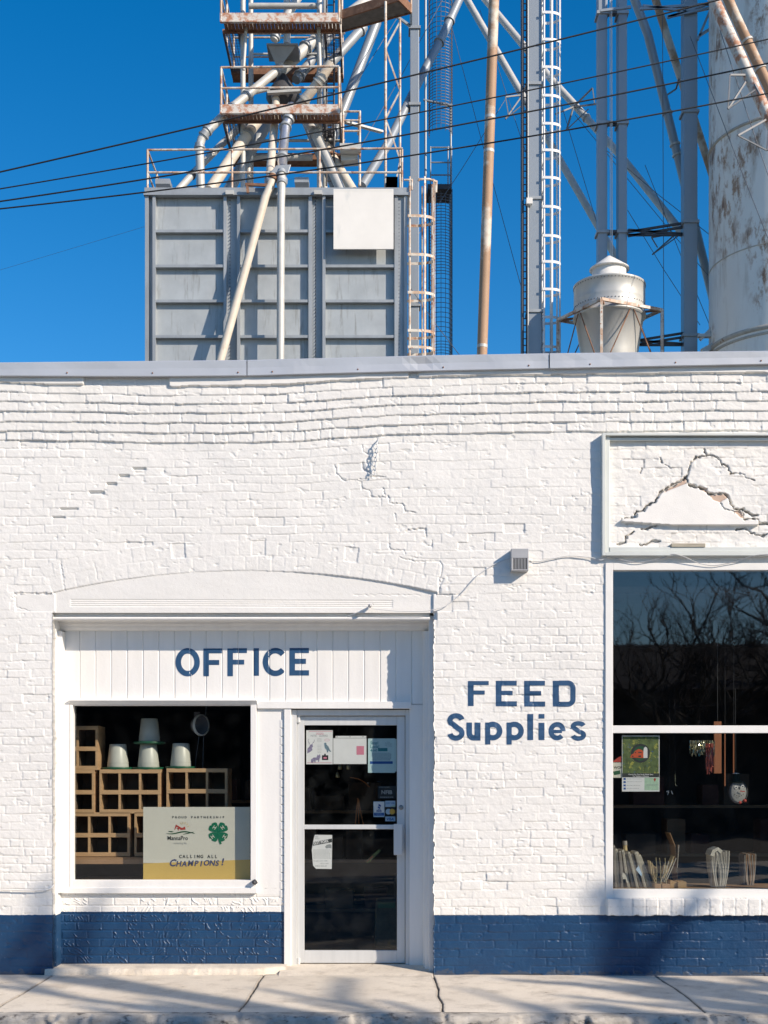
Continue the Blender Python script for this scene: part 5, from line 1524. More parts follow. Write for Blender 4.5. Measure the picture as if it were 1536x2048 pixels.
# clover
b = MB()
cu_, cv_ = 436.5, 1665.5
def leaf(mb, ang):
    pts = []
    for k_ in range(25):
        a = -1.2 + 2.4*k_/24
        r_ = 19.0*(1 - .12*math.exp(-(a/.12)**2)) * (math.cos(a*.62)**.45) * (1 if abs(a) < .95 else 1 - (abs(a) - .95)*1.5)
        w_ = a*.62
        pts.append((cu_ + r_*1.12*math.cos(ang + w_), cv_ - 1.5 - r_*1.12*math.sin(ang + w_)))
    pts.append((cu_, cv_ - 1.5))
    mb.pprism(pts, YT, YT + .0012)
for a in (45, 135, 225, 315): leaf(b, R(a))
b.pprism([(434.5, 1664), (438.5, 1664), (440, 1678), (443.5, 1687.5), (440, 1689), (436.5, 1680)], YT - .0005, YT + .0012)
b.build('clover', M['clover'], sg)
b = MB()
for a, ro in ((45, .7), (135, -.7), (225, .7), (315, -.7)):
    b.text('H', cu_ + 14*math.cos(R(a)) - 3.0*math.cos(ro), cv_ - 1.5 - 13*math.sin(R(a)) + 3.2 + (1.8 if ro > 0 else -2.0), 7.4, YT - .0012, 'L', wide=.9, off=.02, rot=ro*.85)
b.build('clover_letter', M['card'], sg)
# sunrise emblem
b = MB(); b.pprism([(349, 1659), (352, 1649), (355, 1651), (364, 1656), (370, 1653), (371, 1659), (362, 1660), (356, 1655), (353.5, 1653), (350, 1659.5)], YT, YT + .001); b.pprism([(353, 1656), (358, 1656), (357, 1662), (355.5, 1658)], YT, YT + .001)
b.build('red_emblem', M['red'], sg)
b = MB()
for a in (20, 45, 70, 95, 118):
    p0_ = (367 + 8*math.cos(R(a)), 1656 - 8*math.sin(R(a))); p1_ = (367 + 12.5*math.cos(R(a)), 1656 - 12.5*math.sin(R(a)))
    b.bar(at(*p0_, YT), at(*p1_, YT), .0035, .001, up=(0, 1, 0))
b.build('sun_ray', M['gold'], sg)
b = MB()
def curve_strip(mb, f, u0, u1, w, Y):
    us = np.linspace(u0, u1, 16); top = [(u, f(u) - w*math.sin(math.pi*(u-u0)/(u1-u0))*.5 - .3) for u in us]; bot = [(u, f(u) + w*math.sin(math.pi*(u-u0)/(u1-u0))*.5 + .3) for u in us[::-1]]
    mb.pprism(top + bot, Y, Y + .001)
curve_strip(b, lambda u: 1665.5 - 2.2*math.sin((u - 333)/55*2*math.pi - 2.6), 333, 390, 2.0, YT)
curve_strip(b, lambda u: 1662.5 + (u - 337)*.13, 337, 347, 1.4, YT); curve_strip(b, lambda u: 1668.5 - (u - 367)*.22, 366, 388, 1.2, YT)
b.build('green_wave', M['dkgreen'], sg)

# ================================================================== ON THE OFFICE DOOR
YP = YD + .026        # papers stuck inside the glass
def sheet_thing(name, label, cat, u0, v0, u1, v1, m, group='papers taped to the office door', Y=None, thick=.0015, pts=None):
    Y = YP if Y is None else Y
    t = thing(name, label, cat, at((u0+u1)/2, v1, Y), group)
    b = MB()
    if pts: b.pprism(pts, Y, Y + thick)
    else: b.pbox(u0, v0, u1, v1, Y, Y + thick)
    b.build('sheet', m, t)
    return t
def ink(t, name, m, fn, Y=None, label=None):
    b = MB(); fn(b, (YP if Y is None else Y) - .0006); return b.build(name, m, t)
def lines(mb, Y, u0, u1, v0, v1, n, h=.55, rag=.3):
    for i in range(n):
        v = v0 + (v1-v0)*i/max(1, n-1); e = u1 - rag*(u1-u0)*random.random()
        uu = u0
        while uu < e:
            w = random.uniform(1.2, 4.0); mb.pbox(uu, v, min(uu + w, e), v + h, Y, Y + .0004); uu += w + .9
t = sheet_thing('poster', 'white poster with a deer, an owl and a fox, at the door\'s upper left', 'poster', 612.5, 1460.5, 665.5, 1528.5, M['paper'])
ink(t, 'red_rule', M['pink'], lambda b, Y: (b.pbox(618, 1462.3, 664, 1463.2, Y, Y + .0004), b.pbox(614, 1525.0, 663, 1525.8, Y, Y + .0004), lines(b, Y, 632, 648, 1465.5, 1468.5, 3, .7, .1), [b.bar(at(654 + 5*math.cos(a_), 1480 + 2.2*math.sin(a_), Y), at(654 + 5*math.cos(a_ + .5), 1480 + 2.2*math.sin(a_ + .5), Y), .0022, .0005, up=(0, 1, 0)) for a_ in np.arange(0, 6.28, .5)]))
ink(t, 'lettering', M['grey_ink'], lambda b, Y: (b.text('NITE', 621, 1473.5, 4.2, Y, 'L'), b.text('GUARD', 638, 1473.5, 4.2, Y, 'L', wide=.9), lines(b, Y, 634, 644, 1477, 1483, 4, .5, .1), lines(b, Y, 635, 644, 1490, 1505, 6, .5, .2)))
def animals(b, Y):
    b.pprism([(614.5, 1507), (615, 1497), (618, 1494), (621, 1489), (625, 1488), (626, 1493), (624, 1496), (625, 1500), (620, 1504)], Y, Y + .0004)
    for s in ((619, 1489, 616, 1481), (616, 1481, 618, 1478), (619, 1487, 617.5, 1484), (624, 1488, 629, 1482), (629, 1482, 628, 1479), (626, 1486, 628, 1484)): b.bar(at(s[0], s[1], Y), at(s[2], s[3], Y), .003, .0005, up=(0, 1, 0))
    b.pprism([(622, 1525), (622, 1519), (627, 1515), (633, 1515), (635, 1509), (637, 1511), (640, 1508), (641, 1514), (639, 1518), (638, 1524), (636.5, 1524), (636, 1520), (631, 1521), (631, 1525), (629, 1525), (628, 1521), (626, 1526)], Y, Y + .0004)
ink(t, 'deer_and_fox', M['lilac'], animals)
ink(t, 'owl', M['slate'], lambda b, Y: b.pprism([(648, 1487), (649, 1485.5), (652.5, 1485.5), (653, 1489), (657, 1493), (660, 1500), (663, 1504), (659, 1503), (657, 1501), (656, 1505), (654, 1505), (653, 1500), (649.5, 1496)], Y, Y + .0004))
ink(t, 'product_picture', M['black'], lambda b, Y: (b.pbox(644, 1510.5, 656.5, 1520, Y, Y + .0004), b.pbox(648.5, 1507.5, 651.5, 1510.5, Y, Y + .0004)))
ink(t, 'product_glow', M['pink'], lambda b, Y: b.pbox(647, 1514, 653.5, 1517.5, Y - .0004, Y))
t = sheet_thing('notice', 'blank creased white notice with a pink label, middle of three on the door', 'notice', 666.5, 1476.5, 733, 1528, M['paper'], Y=YP + .002)
ink(t, 'pink_label', M['pink'], lambda b, Y: b.pbox(713, 1492, 728, 1509.5, Y, Y + .0004), Y=YP + .002)
b = MB(); b.pbox(671, 1471.8, 732.5, 1475.8, YP + .0022, YP + .0035); b.build('punched_strip', M['paper'], t)
b = MB()
for u in (674, 700, 726): b.lathe([(0, -.0004), (.004, -.0002), (.004, 0)], at(u, 1473.6, YP + .002), 10, axis='y')
b.build('punch_hole', M['black'], t)
t = sheet_thing('flyer', 'pale teal flyer starting Stop! Look! with a dark blue band', 'flyer', 736, 1477, 790, 1545.5, M['paperblue'])
ink(t, 'headline', M['teal'], lambda b, Y: (b.text('Stop!', 740.5, 1488.5, 6.0, Y, 'L', wide=.95, off=.02), b.text('Look!', 740.5, 1496, 6.0, Y, 'L', wide=.95, off=.02), b.text('4-H!', 740.5, 1503.5, 6.0, Y, 'L', wide=.95, off=.02), b.pbox(756, 1496, 775, 1502.5, Y, Y + .0004)))
ink(t, 'small_print', M['slate'], lambda b, Y: (lines(b, Y, 744.5, 784, 1505.5, 1520, 11, .75, .08), [b.text(s_, 777, 1485 + i*2.6, 2.0, Y, 'C', rot=-.16) for i, s_ in enumerate(('Now', 'enrolling new', '4-H members', 'sign up here'))]))
ink(t, 'blue_band', M['signblue'], lambda b, Y: b.pbox(740, 1522.5, 785.5, 1527.8, Y, Y + .0004))
b = MB(); b.pbox(790.3, 1478, 793.3, 1543, YP + .0005, YP + .0016); b.build('punched_strip', M['paperblue'], t)
t = sheet_thing('sticker', 'black sticker reading NFIB on the door glass', 'sticker', 756, 1572, 791.5, 1597.5, M['black'], 'stickers on the office door')
ink(t, 'lettering', M['grey_ink'], lambda b, Y: (b.text('NFIB', 773.5, 1588, 7.6, Y, 'C', wide=1.02, off=.035), lines(b, Y, 760, 788, 1593.5, 1594.6, 2, .8, .05), lines(b, Y, 758, 780, 1573.5, 1575, 2, .5, .05)))
t = sheet_thing('sticker', 'white sticker with a blue torch emblem over the letters BBB', 'sticker', 747, 1603, 769, 1634, M['paleblue'], 'stickers on the office door')
ink(t, 'white_face', M['paper'], lambda b, Y: b.pbox(748, 1604, 768, 1624.5, Y + .0002, Y + .0004))
ink(t, 'emblem', M['signblue'], lambda b, Y: (b.pprism([(757, 1607.5), (762, 1610), (761.5, 1614), (757, 1612)], Y, Y + .0004), b.pprism([(756, 1612.5), (761, 1615), (759.5, 1617.5), (755.5, 1615.5)], Y, Y + .0004), b.pbox(756, 1617.8, 761, 1618.8, Y, Y + .0004), b.text('BBB', 758, 1624, 4.6, Y, 'C', off=.02), b.pbox(748, 1625.8, 768, 1631.5, Y, Y + .0004)))
ink(t, 'small_print', M['paleblue'], lambda b, Y: lines(b, Y - .0006, 751, 765, 1627.2, 1629.4, 2, .6, .1))
t = sheet_thing('sticker', 'pale card sticker with a green corner, top of the card stack', 'sticker', 770.5, 1601.5, 790.5, 1614, M['paleblue'], 'stickers on the office door')
ink(t, 'lettering', M['signblue'], lambda b, Y: b.text('DISC VER', 780.5, 1608, 3.6, Y, 'C', wide=.85))
ink(t, 'green_corner', M['map'], lambda b, Y: b.pprism([(779, 1613.8), (790, 1609.5), (790, 1613.8)], Y, Y + .0004))
t = sheet_thing('sticker', 'black card sticker with two overlapping discs, middle of the card stack', 'sticker', 770.5, 1616, 790.5, 1630.5, M['black'], 'stickers on the office door')
def disc(b, u, v, r_, Y, n=24): b.pprism([(u + r_*math.cos(2*math.pi*i/n), v + r_*math.sin(2*math.pi*i/n)) for i in range(n)], Y, Y + .0004)
ink(t, 'white_disc', M['paleblue'], lambda b, Y: disc(b, 776.8, 1623.3, 5.6, Y))
ink(t, 'amber_disc', M['yellow'], lambda b, Y: disc(b, 784.4, 1623.3, 5.6, Y - .0005))
t = sheet_thing('sticker', 'white card sticker with VISA in blue, bottom of the card stack', 'sticker', 770.5, 1633, 790.5, 1642.5, M['paleblue'], 'stickers on the office door')
ink(t, 'lettering', M['signblue'], lambda b, Y: b.text('VISA', 780, 1640.6, 5.6, Y, 'C', slant=.2, off=.03, wide=.95))
t = sheet_thing('flyer', 'torn white flyer reading GOT PORK on the lower door glass', 'flyer', 624, 1669, 664, 1738, M['paper'], pts=[(629.5, 1669.5), (664.5, 1670), (663.5, 1738), (632, 1737.5), (626, 1731), (623.5, 1700), (626, 1684)])
ink(t, 'headline_band', M['ink'], lambda b, Y: b.pprism([(626.5, 1684), (664, 1677), (664, 1684.5), (625.5, 1691.5)], Y, Y + .0004))
ink(t, 'headline', M['paper'], lambda b, Y: b.text('GOT PORK', 627, 1689.8, 5.6, Y - .0006, 'L', wide=.80, rot=.18, off=.03))
ink(t, 'small_print', M['grey_ink'], lambda b, Y: (lines(b, Y, 627, 662, 1699.5, 1716, 8, .6, .05), b.text('To place your order', 627, 1723, 2.8, Y, 'L', wide=.9, rot=.01), b.text('call or text', 640, 1728, 2.8, Y, 'L'), b.text('(541) 555-01', 630, 1733.5, 3.4, Y, 'L'), b.text('DO', 630, 1674.5, 3, Y), b.text('YOU', 630, 1678.5, 3, Y)))
ink(t, 'pig_picture', M['grey_ink'], lambda b, Y: b.pprism([(650, 1694), (653, 1690), (660, 1688), (663, 1690), (663, 1697), (658, 1696), (653, 1697)], Y, Y + .0004))
# behind the door glass
for (u, v, h, l) in ((680, 1530, 9, 'left brass shade of the two hanging under the blank notice'), (697, 1531, 8, 'right brass shade of the two hanging under the blank notice'), (675, 1547, 8, 'lowest small brass shade behind the door glass')):
    t = thing('pendant_shade', l, 'lamp', at(u, v, 1.0), 'small brass shades inside the door')
    b = MB(); c = at(u, v + h, 1.0); b.lathe([(.018, 0), (.02, .004), (.018, .03), (.012, .045), (.006, .05), (0, .052)], c, 16); b.build('shade', M['brass'], t)
    b = MB(); b.tube(c + Vector((0, 0, .05)), c + Vector((-.02, 0, .6)), .0025, 5); b.build('cord', M['dark'], t)
b = MB()
for (p, q) in (((716, 1598), (711, 1648)), ((717, 1598), (727, 1650)), ((717, 1600), (718, 1648)), ((715, 1596), (719, 1612))): b.poly([at(*p, .9), at((p[0]+q[0])/2 - .6, (p[1]+q[1])/2, .9), at(*q, .9)], .005, 6)
b.poly([at(700, 1555, .92), at(716, 1557, .92), at(730, 1565, .92), at(739, 1574, .92)], .005, 6)
tag(b.build('strap', M['orange'], None, origin=at(717, 1598, .9)), 'orange cord strap hanging inside the upper door glass', 'strap')
t = thing('seed_packet', 'slanted green and orange printed strip low behind the door glass', 'packet', at(746, 1714, .6))
b = MB(); b.pprism([(731, 1722), (758, 1698), (762, 1702), (736, 1727)], .6, .61); b.build('packet_body', M['collage'], t)
b = MB(); b.pprism([(732, 1722.5), (745, 1711), (747, 1713), (735, 1724)], .598, .6); b.build('orange_stripe', M['post'], t)
t = thing('feed_sack', 'dim printed feed sack standing low at the right inside the door', 'sack', at(772, 1890, 1.0))
b = MB(); b.pprism([(750, 1898), (749, 1850), (752, 1800), (790, 1798), (800, 1850), (799, 1898)], .9, 1.15); b.build('sack_body', mat('dim sack', (.05, .055, .035), .8, var=.5, scale=9, spots=[((.10, .09, .03), .6, .05, 7, None)]), t, bevel=.02)
b = MB(); b.pbox(756, 1805, 790, 1816, .893, .898); b.build('sack_label', M['dkgreen'], t)

# ================================================================== SHOP WINDOW DISPLAY
YG = .045
t = sheet_thing('poster', 'garden photo poster with a red barn badge inside the shop window', 'poster', 1244, 1471, 1319, 1583, M['paper'], 'posters in the shop window', Y=YG)
ink(t, 'photo_collage', M['collage'], lambda b, Y: b.pbox(1245, 1473, 1317.5, 1547, Y, Y + .0004), Y=YG)
def ring_(b, u, v, r0, r1, Y, n=36):
    for i in range(n):
        a, c_ = 2*math.pi*i/n, 2*math.pi*(i+1)/n
        b.pprism([(u + r0*math.cos(a), v + r0*math.sin(a)), (u + r1*math.cos(a), v + r1*math.sin(a)), (u + r1*math.cos(c_), v + r1*math.sin(c_)), (u + r0*math.cos(c_), v + r0*math.sin(c_))], Y, Y + .0004)
ink(t, 'badge_disc', M['dkgreen'], lambda b, Y: disc(b, 1281, 1506.5, 15, Y - .0005), Y=YG)
ink(t, 'badge_ring', M['ink'], lambda b, Y: ring_(b, 1281, 1506.5, 14.5, 19, Y - .001), Y=YG)
ink(t, 'barn', M['barnred'], lambda b, Y: b.pprism([(1260, 1515), (1263, 1509), (1267, 1507), (1270, 1502), (1277, 1498), (1284, 1500), (1287, 1504), (1287, 1516)], Y - .0016, Y - .0010), Y=YG)
ink(t, 'barn_silo', M['paper'], lambda b, Y: b.pprism([(1287, 1516), (1287, 1500), (1288, 1495.5), (1291, 1493.5), (1294, 1495.5), (1295, 1500), (1295, 1516)], Y - .0016, Y - .0010), Y=YG)
ink(t, 'barn_window', M['ink'], lambda b, Y: [b.pbox(u, v, u + w, v + h, Y - .0022, Y - .0018) for u, v, w, h in ((1270, 1504, 2, 2), (1276.5, 1504, 7, 1.8), (1277, 1511, 5, 3), (1264, 1511.5, 3, 2))], Y=YG)
ink(t, 'caption_band', M['ink'], lambda b, Y: b.pbox(1244.5, 1546.5, 1318.5, 1554.5, Y - .0006, Y - .0002), Y=YG)
ink(t, 'caption', M['paper'], lambda b, Y: (b.text('Check Out Our Social Media Sites', 1281.5, 1550, 2.5, Y - .0012, 'C', off=.02, wide=1.04), b.text('For Updates of Events', 1281.5, 1553.5, 2.5, Y - .0012, 'C', off=.02, wide=1.04)), Y=YG)
ink(t, 'map_print', M['map'], lambda b, Y: b.pbox(1289, 1555.5, 1317.5, 1580.5, Y, Y + .0004), Y=YG)
ink(t, 'map_pin', M['red'], lambda b, Y: b.pprism([(1309.5, 1563.5), (1307, 1559), (1308, 1556.5), (1311, 1556.5), (1312, 1559)], Y - .0005, Y), Y=YG)
ink(t, 'small_print', M['grey_ink'], lambda b, Y: ([lines(b, Y, 1254, 1284, v, v + 1.2, 2 if v == 1564 else 1, .7, .2) for v in (1557.5, 1563, 1570.5, 1576.5)], lines(b, Y - .0006, 1293, 1315, 1568, 1571, 3, .5, .2)), Y=YG)
ink(t, 'icon', M['signblue'], lambda b, Y: [b.pbox(1247, v, 1251.5, v + 4, Y, Y + .0004) for v in (1555.8, 1562.2, 1568.8, 1575)], Y=YG)
t = sheet_thing('poster', 'ivory poster starting WOR, half hidden behind the barn badge poster', 'poster', 1218, 1525, 1246, 1555.5, M['card'], 'posters in the shop window', Y=YG + .006)
ink(t, 'lettering', M['ink'], lambda b, Y: b.text('WOR', 1227.5, 1537.5, 5.2, Y, 'L', off=.025, wide=1.0), Y=YG + .006)
ink(t, 'green_picture', M['dkgreen'], lambda b, Y: b.pprism([(1226, 1543), (1240, 1540.5), (1241, 1548), (1228, 1550.5)], Y, Y + .0004), Y=YG + .006)
ink(t, 'red_flap', M['red'], lambda b, Y: b.pprism([(1224, 1524), (1238, 1514), (1243, 1512), (1243, 1524)], Y, Y + .0008), Y=YG + .006)
# tinsel
random.seed(3)
def tinsel(name, label, u0, u1, v0, v1, m, n, Y):
    b = MB()
    for i in range(n):
        u = u0 + (u1-u0)*i/(n-1) + random.uniform(-.6, .6); vb = v1 - random.uniform(0, .35)*(v1-v0)
        pts = [at(u + random.uniform(-.5, .5), v0 + (vb-v0)*k_/5, Y + random.uniform(-.01, .01)) for k_ in range(6)]
        for p, q in zip(pts[:-1], pts[1:]): b.bar(p, q, .0045, .001, up=(random.uniform(-1, 1), 1, .2))
    tag(b.build(name, m, None, origin=at((u0+u1)/2, v0, Y)), label, 'tinsel', 'tinsel curtains in the shop window')
tinsel('tinsel_curtain', 'silver tinsel fringe hanging high inside the shop window', 1380, 1429, 1481, 1513, M['tinsel'], 46, .30)
tinsel('tinsel_curtain', 'red tinsel strand hanging at the right end of the silver fringe', 1412, 1427, 1487, 1550, M['redtinsel'], 22, .28)
t = thing('hanging_board', 'orange stained wooden board hanging behind the tinsel', 'board', at(1436, 1547, .7))
b = MB(); b.pbox(1428, 1443, 1443, 1547, .7, .73); b.build('board', M['post'], t, bevel=.003)
b = MB(); b.poly([at(1435, 1444, .715), at(1435, 1250, .715)], .0025, 5); b.build('cord', M['dark'], t)
for (u, v0, v1, l) in ((1450, 1466, 1572, 'longer thin orange rod hanging just right of the orange board'), (1467.5, 1460, 1560, 'thin orange rod hanging above the grey clock')):
    t = thing('hanging_rod', l, 'rod', at(u, v1, .8), 'orange rods hanging in the shop window')
    b = MB(); b.pbox(u - 1.1, v0, u + 1.1, v1, .8, .82); b.build('rod', M['post'], t); b = MB(); b.poly([at(u, v0, .81), at(u, 1250, .81)], .0015, 4); b.build('cord', M['dark'], t)
# novelty clock
t = thing('novelty_clock', 'round grey clock with smiling face, dark hat and red feet behind the glass', 'clock', at(1478, 1606, .45))
YK = .45
b = MB(); b.lathe([(0, -.005), (.075, -.005), (.083, 0), (.086, .03), (.08, .05), (0, .05)], (0, 0, 0), 36, axis='y')
cc = at(1477.5, 1584, YK); ro = Matrix.Rotation(R(14), 4, 'Z')
b.v = [tuple(ro @ Vector((p[0]*.93, p[1], p[2]*1.12)) + cc) for p in b.v]; b.build('dial', mat('clock face grey', (.27, .27, .265), .5, var=.06), t)
b = MB(); b.lathe([(.084, -.01), (.091, -.004), (.091, .03), (.084, .03)], (0, 0, 0), 36, axis='y'); b.v = [tuple(ro @ Vector((p[0]*.93, p[1], p[2]*1.12)) + cc) for p in b.v]; b.build('bezel', M['clear'], t)
b = MB(); b.lathe([(0, .075), (.033, .075), (.036, .02), (.055, .012), (.058, 0), (0, 0)], cc + Vector((-.02, .02, .082)), 28); b.build('hat', mat('black green felt', (.008, .022, .014), .7), t)
b = MB(); b.lathe([(0, .010), (.026, .006), (.030, 0), (0, 0)], cc + Vector((-.02, .02, .158)), 24); b.build('hat_top', M['paper'], t)
YF = YK - .022
b = MB()
for (u, v, r_) in ((1472, 1574.5, 3.2), (1485.5, 1572.5, 3.0)): disc(b, u, v, r_, YF)
b.build('eye', M['paper'], t)
b = MB()
for (u, v, r_) in ((1472.3, 1575, 1.6), (1485.8, 1573, 1.5), (1469.5, 1589, 1.0), (1473.5, 1591, 1.0), (1478, 1592, 1.1), (1482.5, 1591, 1.0), (1486.5, 1588.5, 1.0)): disc(b, u, v, r_, YF - .001)
b.build('pupil_and_mouth', M['ink'], t)
b = MB(); b.bar(at(1480, 1582, YF - .003), at(1489.5, 1583.2, YF - .003), .008, .003, up=(0, 1, 0)); b.build('red_hand', M['red'], t)
for u, v in ((1479, 1605), (1489, 1601.5)):
    b = MB(); b.lathe([(0, -.014), (.015, -.01), (.019, 0), (.015, .012), (0, .016)], at(u, v, YK + .01), 16); b.build('foot', M['red'], t)
b = MB(); b.poly([cc + Vector((-.02, .02, .165)), cc + Vector((-.022, .03, .9))], .002, 5); b.build('hanger', M['dark'], t)
# newspapers
random.seed(11)
NP = [((1232, 1778, 1228, 1693), 'news3', .075), ((1238, 1778, 1233, 1700), 'news', .09), ((1244, 1778, 1240, 1704), 'news3', .07), ((1258, 1778, 1246, 1702), 'news', .08), ((1268, 1779, 1252, 1708), 'news3', .10), ((1276, 1779, 1258, 1706), 'news', .08), ((1284, 1779, 1264, 1710), 'news3', .11), ((1292, 1779, 1272, 1706), 'news', .09), ((1299, 1778, 1275, 1706), 'news', .13), ((1304, 1778, 1280, 1712), 'news', .15)]
NL = ['leaning against the window\'s left frame', 'second from the left frame, upright', 'third from the left frame, greyish', 'tilted just past the upright ones', 'tilted greyish and sunk in the row', 'tilted with a pale spine in mid row', 'tilted greyish behind the pale spines', 'pale and steeply tilted', 'pale with a rounded fold, near the row\'s end', 'last and lowest at the row\'s right end']
for (q4, m, y0), l in zip(NP, NL):
    u0, v0, u1, v1 = q4; Y = .10 + y0
    p, q = at(u0, v0, Y), at(u1, v1, Y)
    mid = p.lerp(q, .55) + Vector((random.uniform(-.006, .006), 0, 0))
    b = MB(); b.ribbon([(p.x, p.z), (mid.x, mid.z), (q.x, q.z), (q.x + .008, q.z + .004)], .020, Y, Y + .22)
    for k_ in (-1, 0, 1): b.ribbon([(p.x + k_*.0055, p.z), (mid.x + k_*.0055, mid.z), (q.x + k_*.005, q.z - .002)], .0022, Y - .004 - .002*abs(k_), Y)
    tag(b.build('newspaper', M[m], None, origin=p), 'folded newspaper ' + l, 'newspaper', 'newspapers leaning in the shop window')
t = thing('blue_leaflet', 'small pale blue leaflet tucked among the leaning newspapers', 'leaflet', at(1276, 1740, .12))
b = MB(); b.pprism([(1272, 1739), (1277, 1731), (1284, 1748), (1283, 1753)], .115, .119); b.build('sheet', M['paleblue'], t)
t = thing('torn_paper', 'crumpled scrap of torn paper in front of the leaning newspapers', 'paper scrap', at(1250, 1765, .1))
b = MB(); b.pprism([(1244, 1752), (1246, 1745), (1250, 1748), (1254, 1756), (1256, 1766), (1253, 1765), (1251, 1757), (1247, 1759)], .09, .096); b.build('sheet', M['news'], t)
t = thing('paper_tube', 'tall rolled paper tube standing behind the leaning newspapers', 'paper roll', at(1250, 1776, .3))
b = MB(); b.tube(at(1256, 1778, .40), at(1249.5, 1684, .40), .018, 14); b.build('roll', M['news2'], t); b = MB(); b.tube(at(1250, 1690, .398), at(1249.4, 1682, .398), .0195, 14); b.build('roll_end', M['news3'], t)
# fan of yellowed papers in a wire rack
t = thing('paper_rack', 'wire rack holding a fan of yellowed papers', 'paper rack', at(1318, 1778, .2))
b = MB()
for i in range(12):
    f = i/11; sw = random.uniform(-3, 3)
    if i < 4: base, top = at(1312 + 4*i, 1770, .2), at(1301 + 3.5*i + sw*.4, 1722 + 4*i, .2)
    else: base, top = at(1318 + 1.5*i, 1762 - i, .2), at(1322 + 3.0*i + sw, 1736 - 3.0*(i-4) + sw*.6, .2)
    mid = base.lerp(top, .5) + Vector((-.012 if i < 4 else .006, 0, -.006 if i < 4 else .004))
    b.ribbon([(base.x, base.z), (mid.x, mid.z), (top.x, top.z)], .0055, .18 + .008*i, .30 + .008*i)
b.build('yellow_paper', M['news2'], t)
b = MB()
for i in range(4):
    f = i/3
    base = at(1322 + 9*f, 1764, .165); top = at(1330 + 22*f, 1726 - 10*f, .165)
    b.ribbon([(base.x, base.z), (base.lerp(top, .5).x + .004, base.lerp(top, .5).z), (top.x, top.z)], .0045, .155, .172)
b.build('pale_paper', M['news'], t)
b = MB()
for (pt) in ([(1312, 1776), (1314, 1740), (1312, 1715)], [(1322, 1776), (1321, 1730), (1319, 1716)], [(1333, 1776), (1331, 1730), (1330, 1716)]): b.poly([at(u, v, .14) for u, v in pt], .0035, 6)
b.build('rack_wire', M['brass'], t)
b = MB(); b.pbox(1309, 1768, 1322, 1777.5, .13, .3); b.pbox(1324, 1768, 1340, 1777.5, .13, .3); b.build('rack_foot', M['oldwood'], t, bevel=.004)
t = thing('brown_card', 'curved brown cardboard sheet standing behind the fan of papers', 'card', at(1347, 1770, .5))
b = MB(); p0_, p1_, p2_ = at(1336, 1665, .5), at(1346, 1690, .5), at(1352, 1770, .5); b.ribbon([(p0_.x, p0_.z), (p1_.x, p1_.z), (p2_.x, p2_.z)], .006, .42, .62); b.build('sheet', M['oldwood'], t); b = MB(); b.ribbon([(at(1358, 1690, .4).x, at(1358, 1690, .4).z), (at(1354, 1745, .4).x, at(1354, 1745, .4).z)], .006, .4, .45); b.build('edge_strip', M['news3'], t)
b = MB(); p = at(1357, 1776, .16); b.prism([(at(1340, 0, .16).x, at(0, 1777.3, .16).z), (at(1356, 0, .16).x, at(0, 1777.3, .16).z), (at(1356, 0, .16).x, at(0, 1765, .16).z), (at(1341, 0, .16).x, at(0, 1760, .16).z)], .16, .34); b.pbox(1356.3, 1764, 1373, 1777.3, .14, .30)
tag(b.build('wooden_block', mat('yellow pine', (.40, .24, .09), .6, var=.15, stretch=(.5, 3, 3)), None, origin=p), 'plain yellow pine block lying on the window shelf', 'wood block')
def bundle(label, u0, u1, v0, v1, Y, m1, m2, n):
    t = thing('newspaper_bundle', label, 'newspaper bundle', at((u0+u1)/2, v1, Y), 'newspaper bundles on the shelf')
    for mi, m in ((0, m1), (1, m2)):
        b = MB()
        for i in range(n):
            if i % 2 != mi: continue
            f = i/(n-1); u = u0 + (u1-u0)*f
            pts = []
            for k_ in range(9):
                g_ = k_/8; v = v1 - (v1-v0)*g_
                sw_ = math.sin(g_*math.pi*1.5)*(u1-u0)*.10*math.sin(f*math.pi)*(1 if f > .3 else -1)
                cl = (1 - g_)**2*(.5 - f)*(u1-u0)*.5
                pts.append(at(u + sw_ + cl, v + (2 if i % 3 == 0 and k_ == 8 else 0), Y))
            b.ribbon([(p.x, p.z) for p in pts], .0055, Y + .002*(i % 3), Y + .2)
        b.build('folded_paper', m, t)
    b = MB(); b.poly([at(u0 - 2, v1 + 0, Y - .01), at(u0 - 2, v0 + 18, Y - .01), at(u0 - 2, v0 + 18, Y + .2)], .003, 6); b.poly([at(u0 - 2, v1 - 3, Y - .01), at(u1 + 2, v1 - 3, Y - .01)], .003, 6); b.build('rack_wire', M['guy'], t)
    return t
t = bundle('thick bundle of folded newspapers with a wavy fold in a wire rack', 1424, 1459, 1702, 1776, .16, M['news'], M['news3'], 17)
b = MB(); pts = [at(1424, 1712, .155), at(1428, 1702, .155), at(1436, 1698, .155), at(1443, 1704, .155)]; b.ribbon([(p.x, p.z) for p in pts], .03, .155, .34); b.build('folded_top', M['news'], t)
bundle('dim loose bundle of papers near the photo\'s right edge', 1490, 1512, 1708, 1774, .42, M['news3'], M['oldwood'], 9)
t = thing('small_figures', 'two tiny white price clips hanging in mid window', 'clip', at(1339, 1588, .6)); b = MB(); b.pprism([(1333, 1582), (1338, 1581), (1338, 1584), (1336, 1590), (1335, 1590), (1336, 1584), (1333, 1584)], .6, .605); b.pprism([(1342, 1582), (1344, 1582), (1346, 1589), (1344, 1588)], .6, .605); b.build('clip', M['paper'], t)
b = MB(); b.poly([at(1339, 1581, .602), at(1339, 1400, .602)], .001, 4); b.build('thread', M['dark'], t)
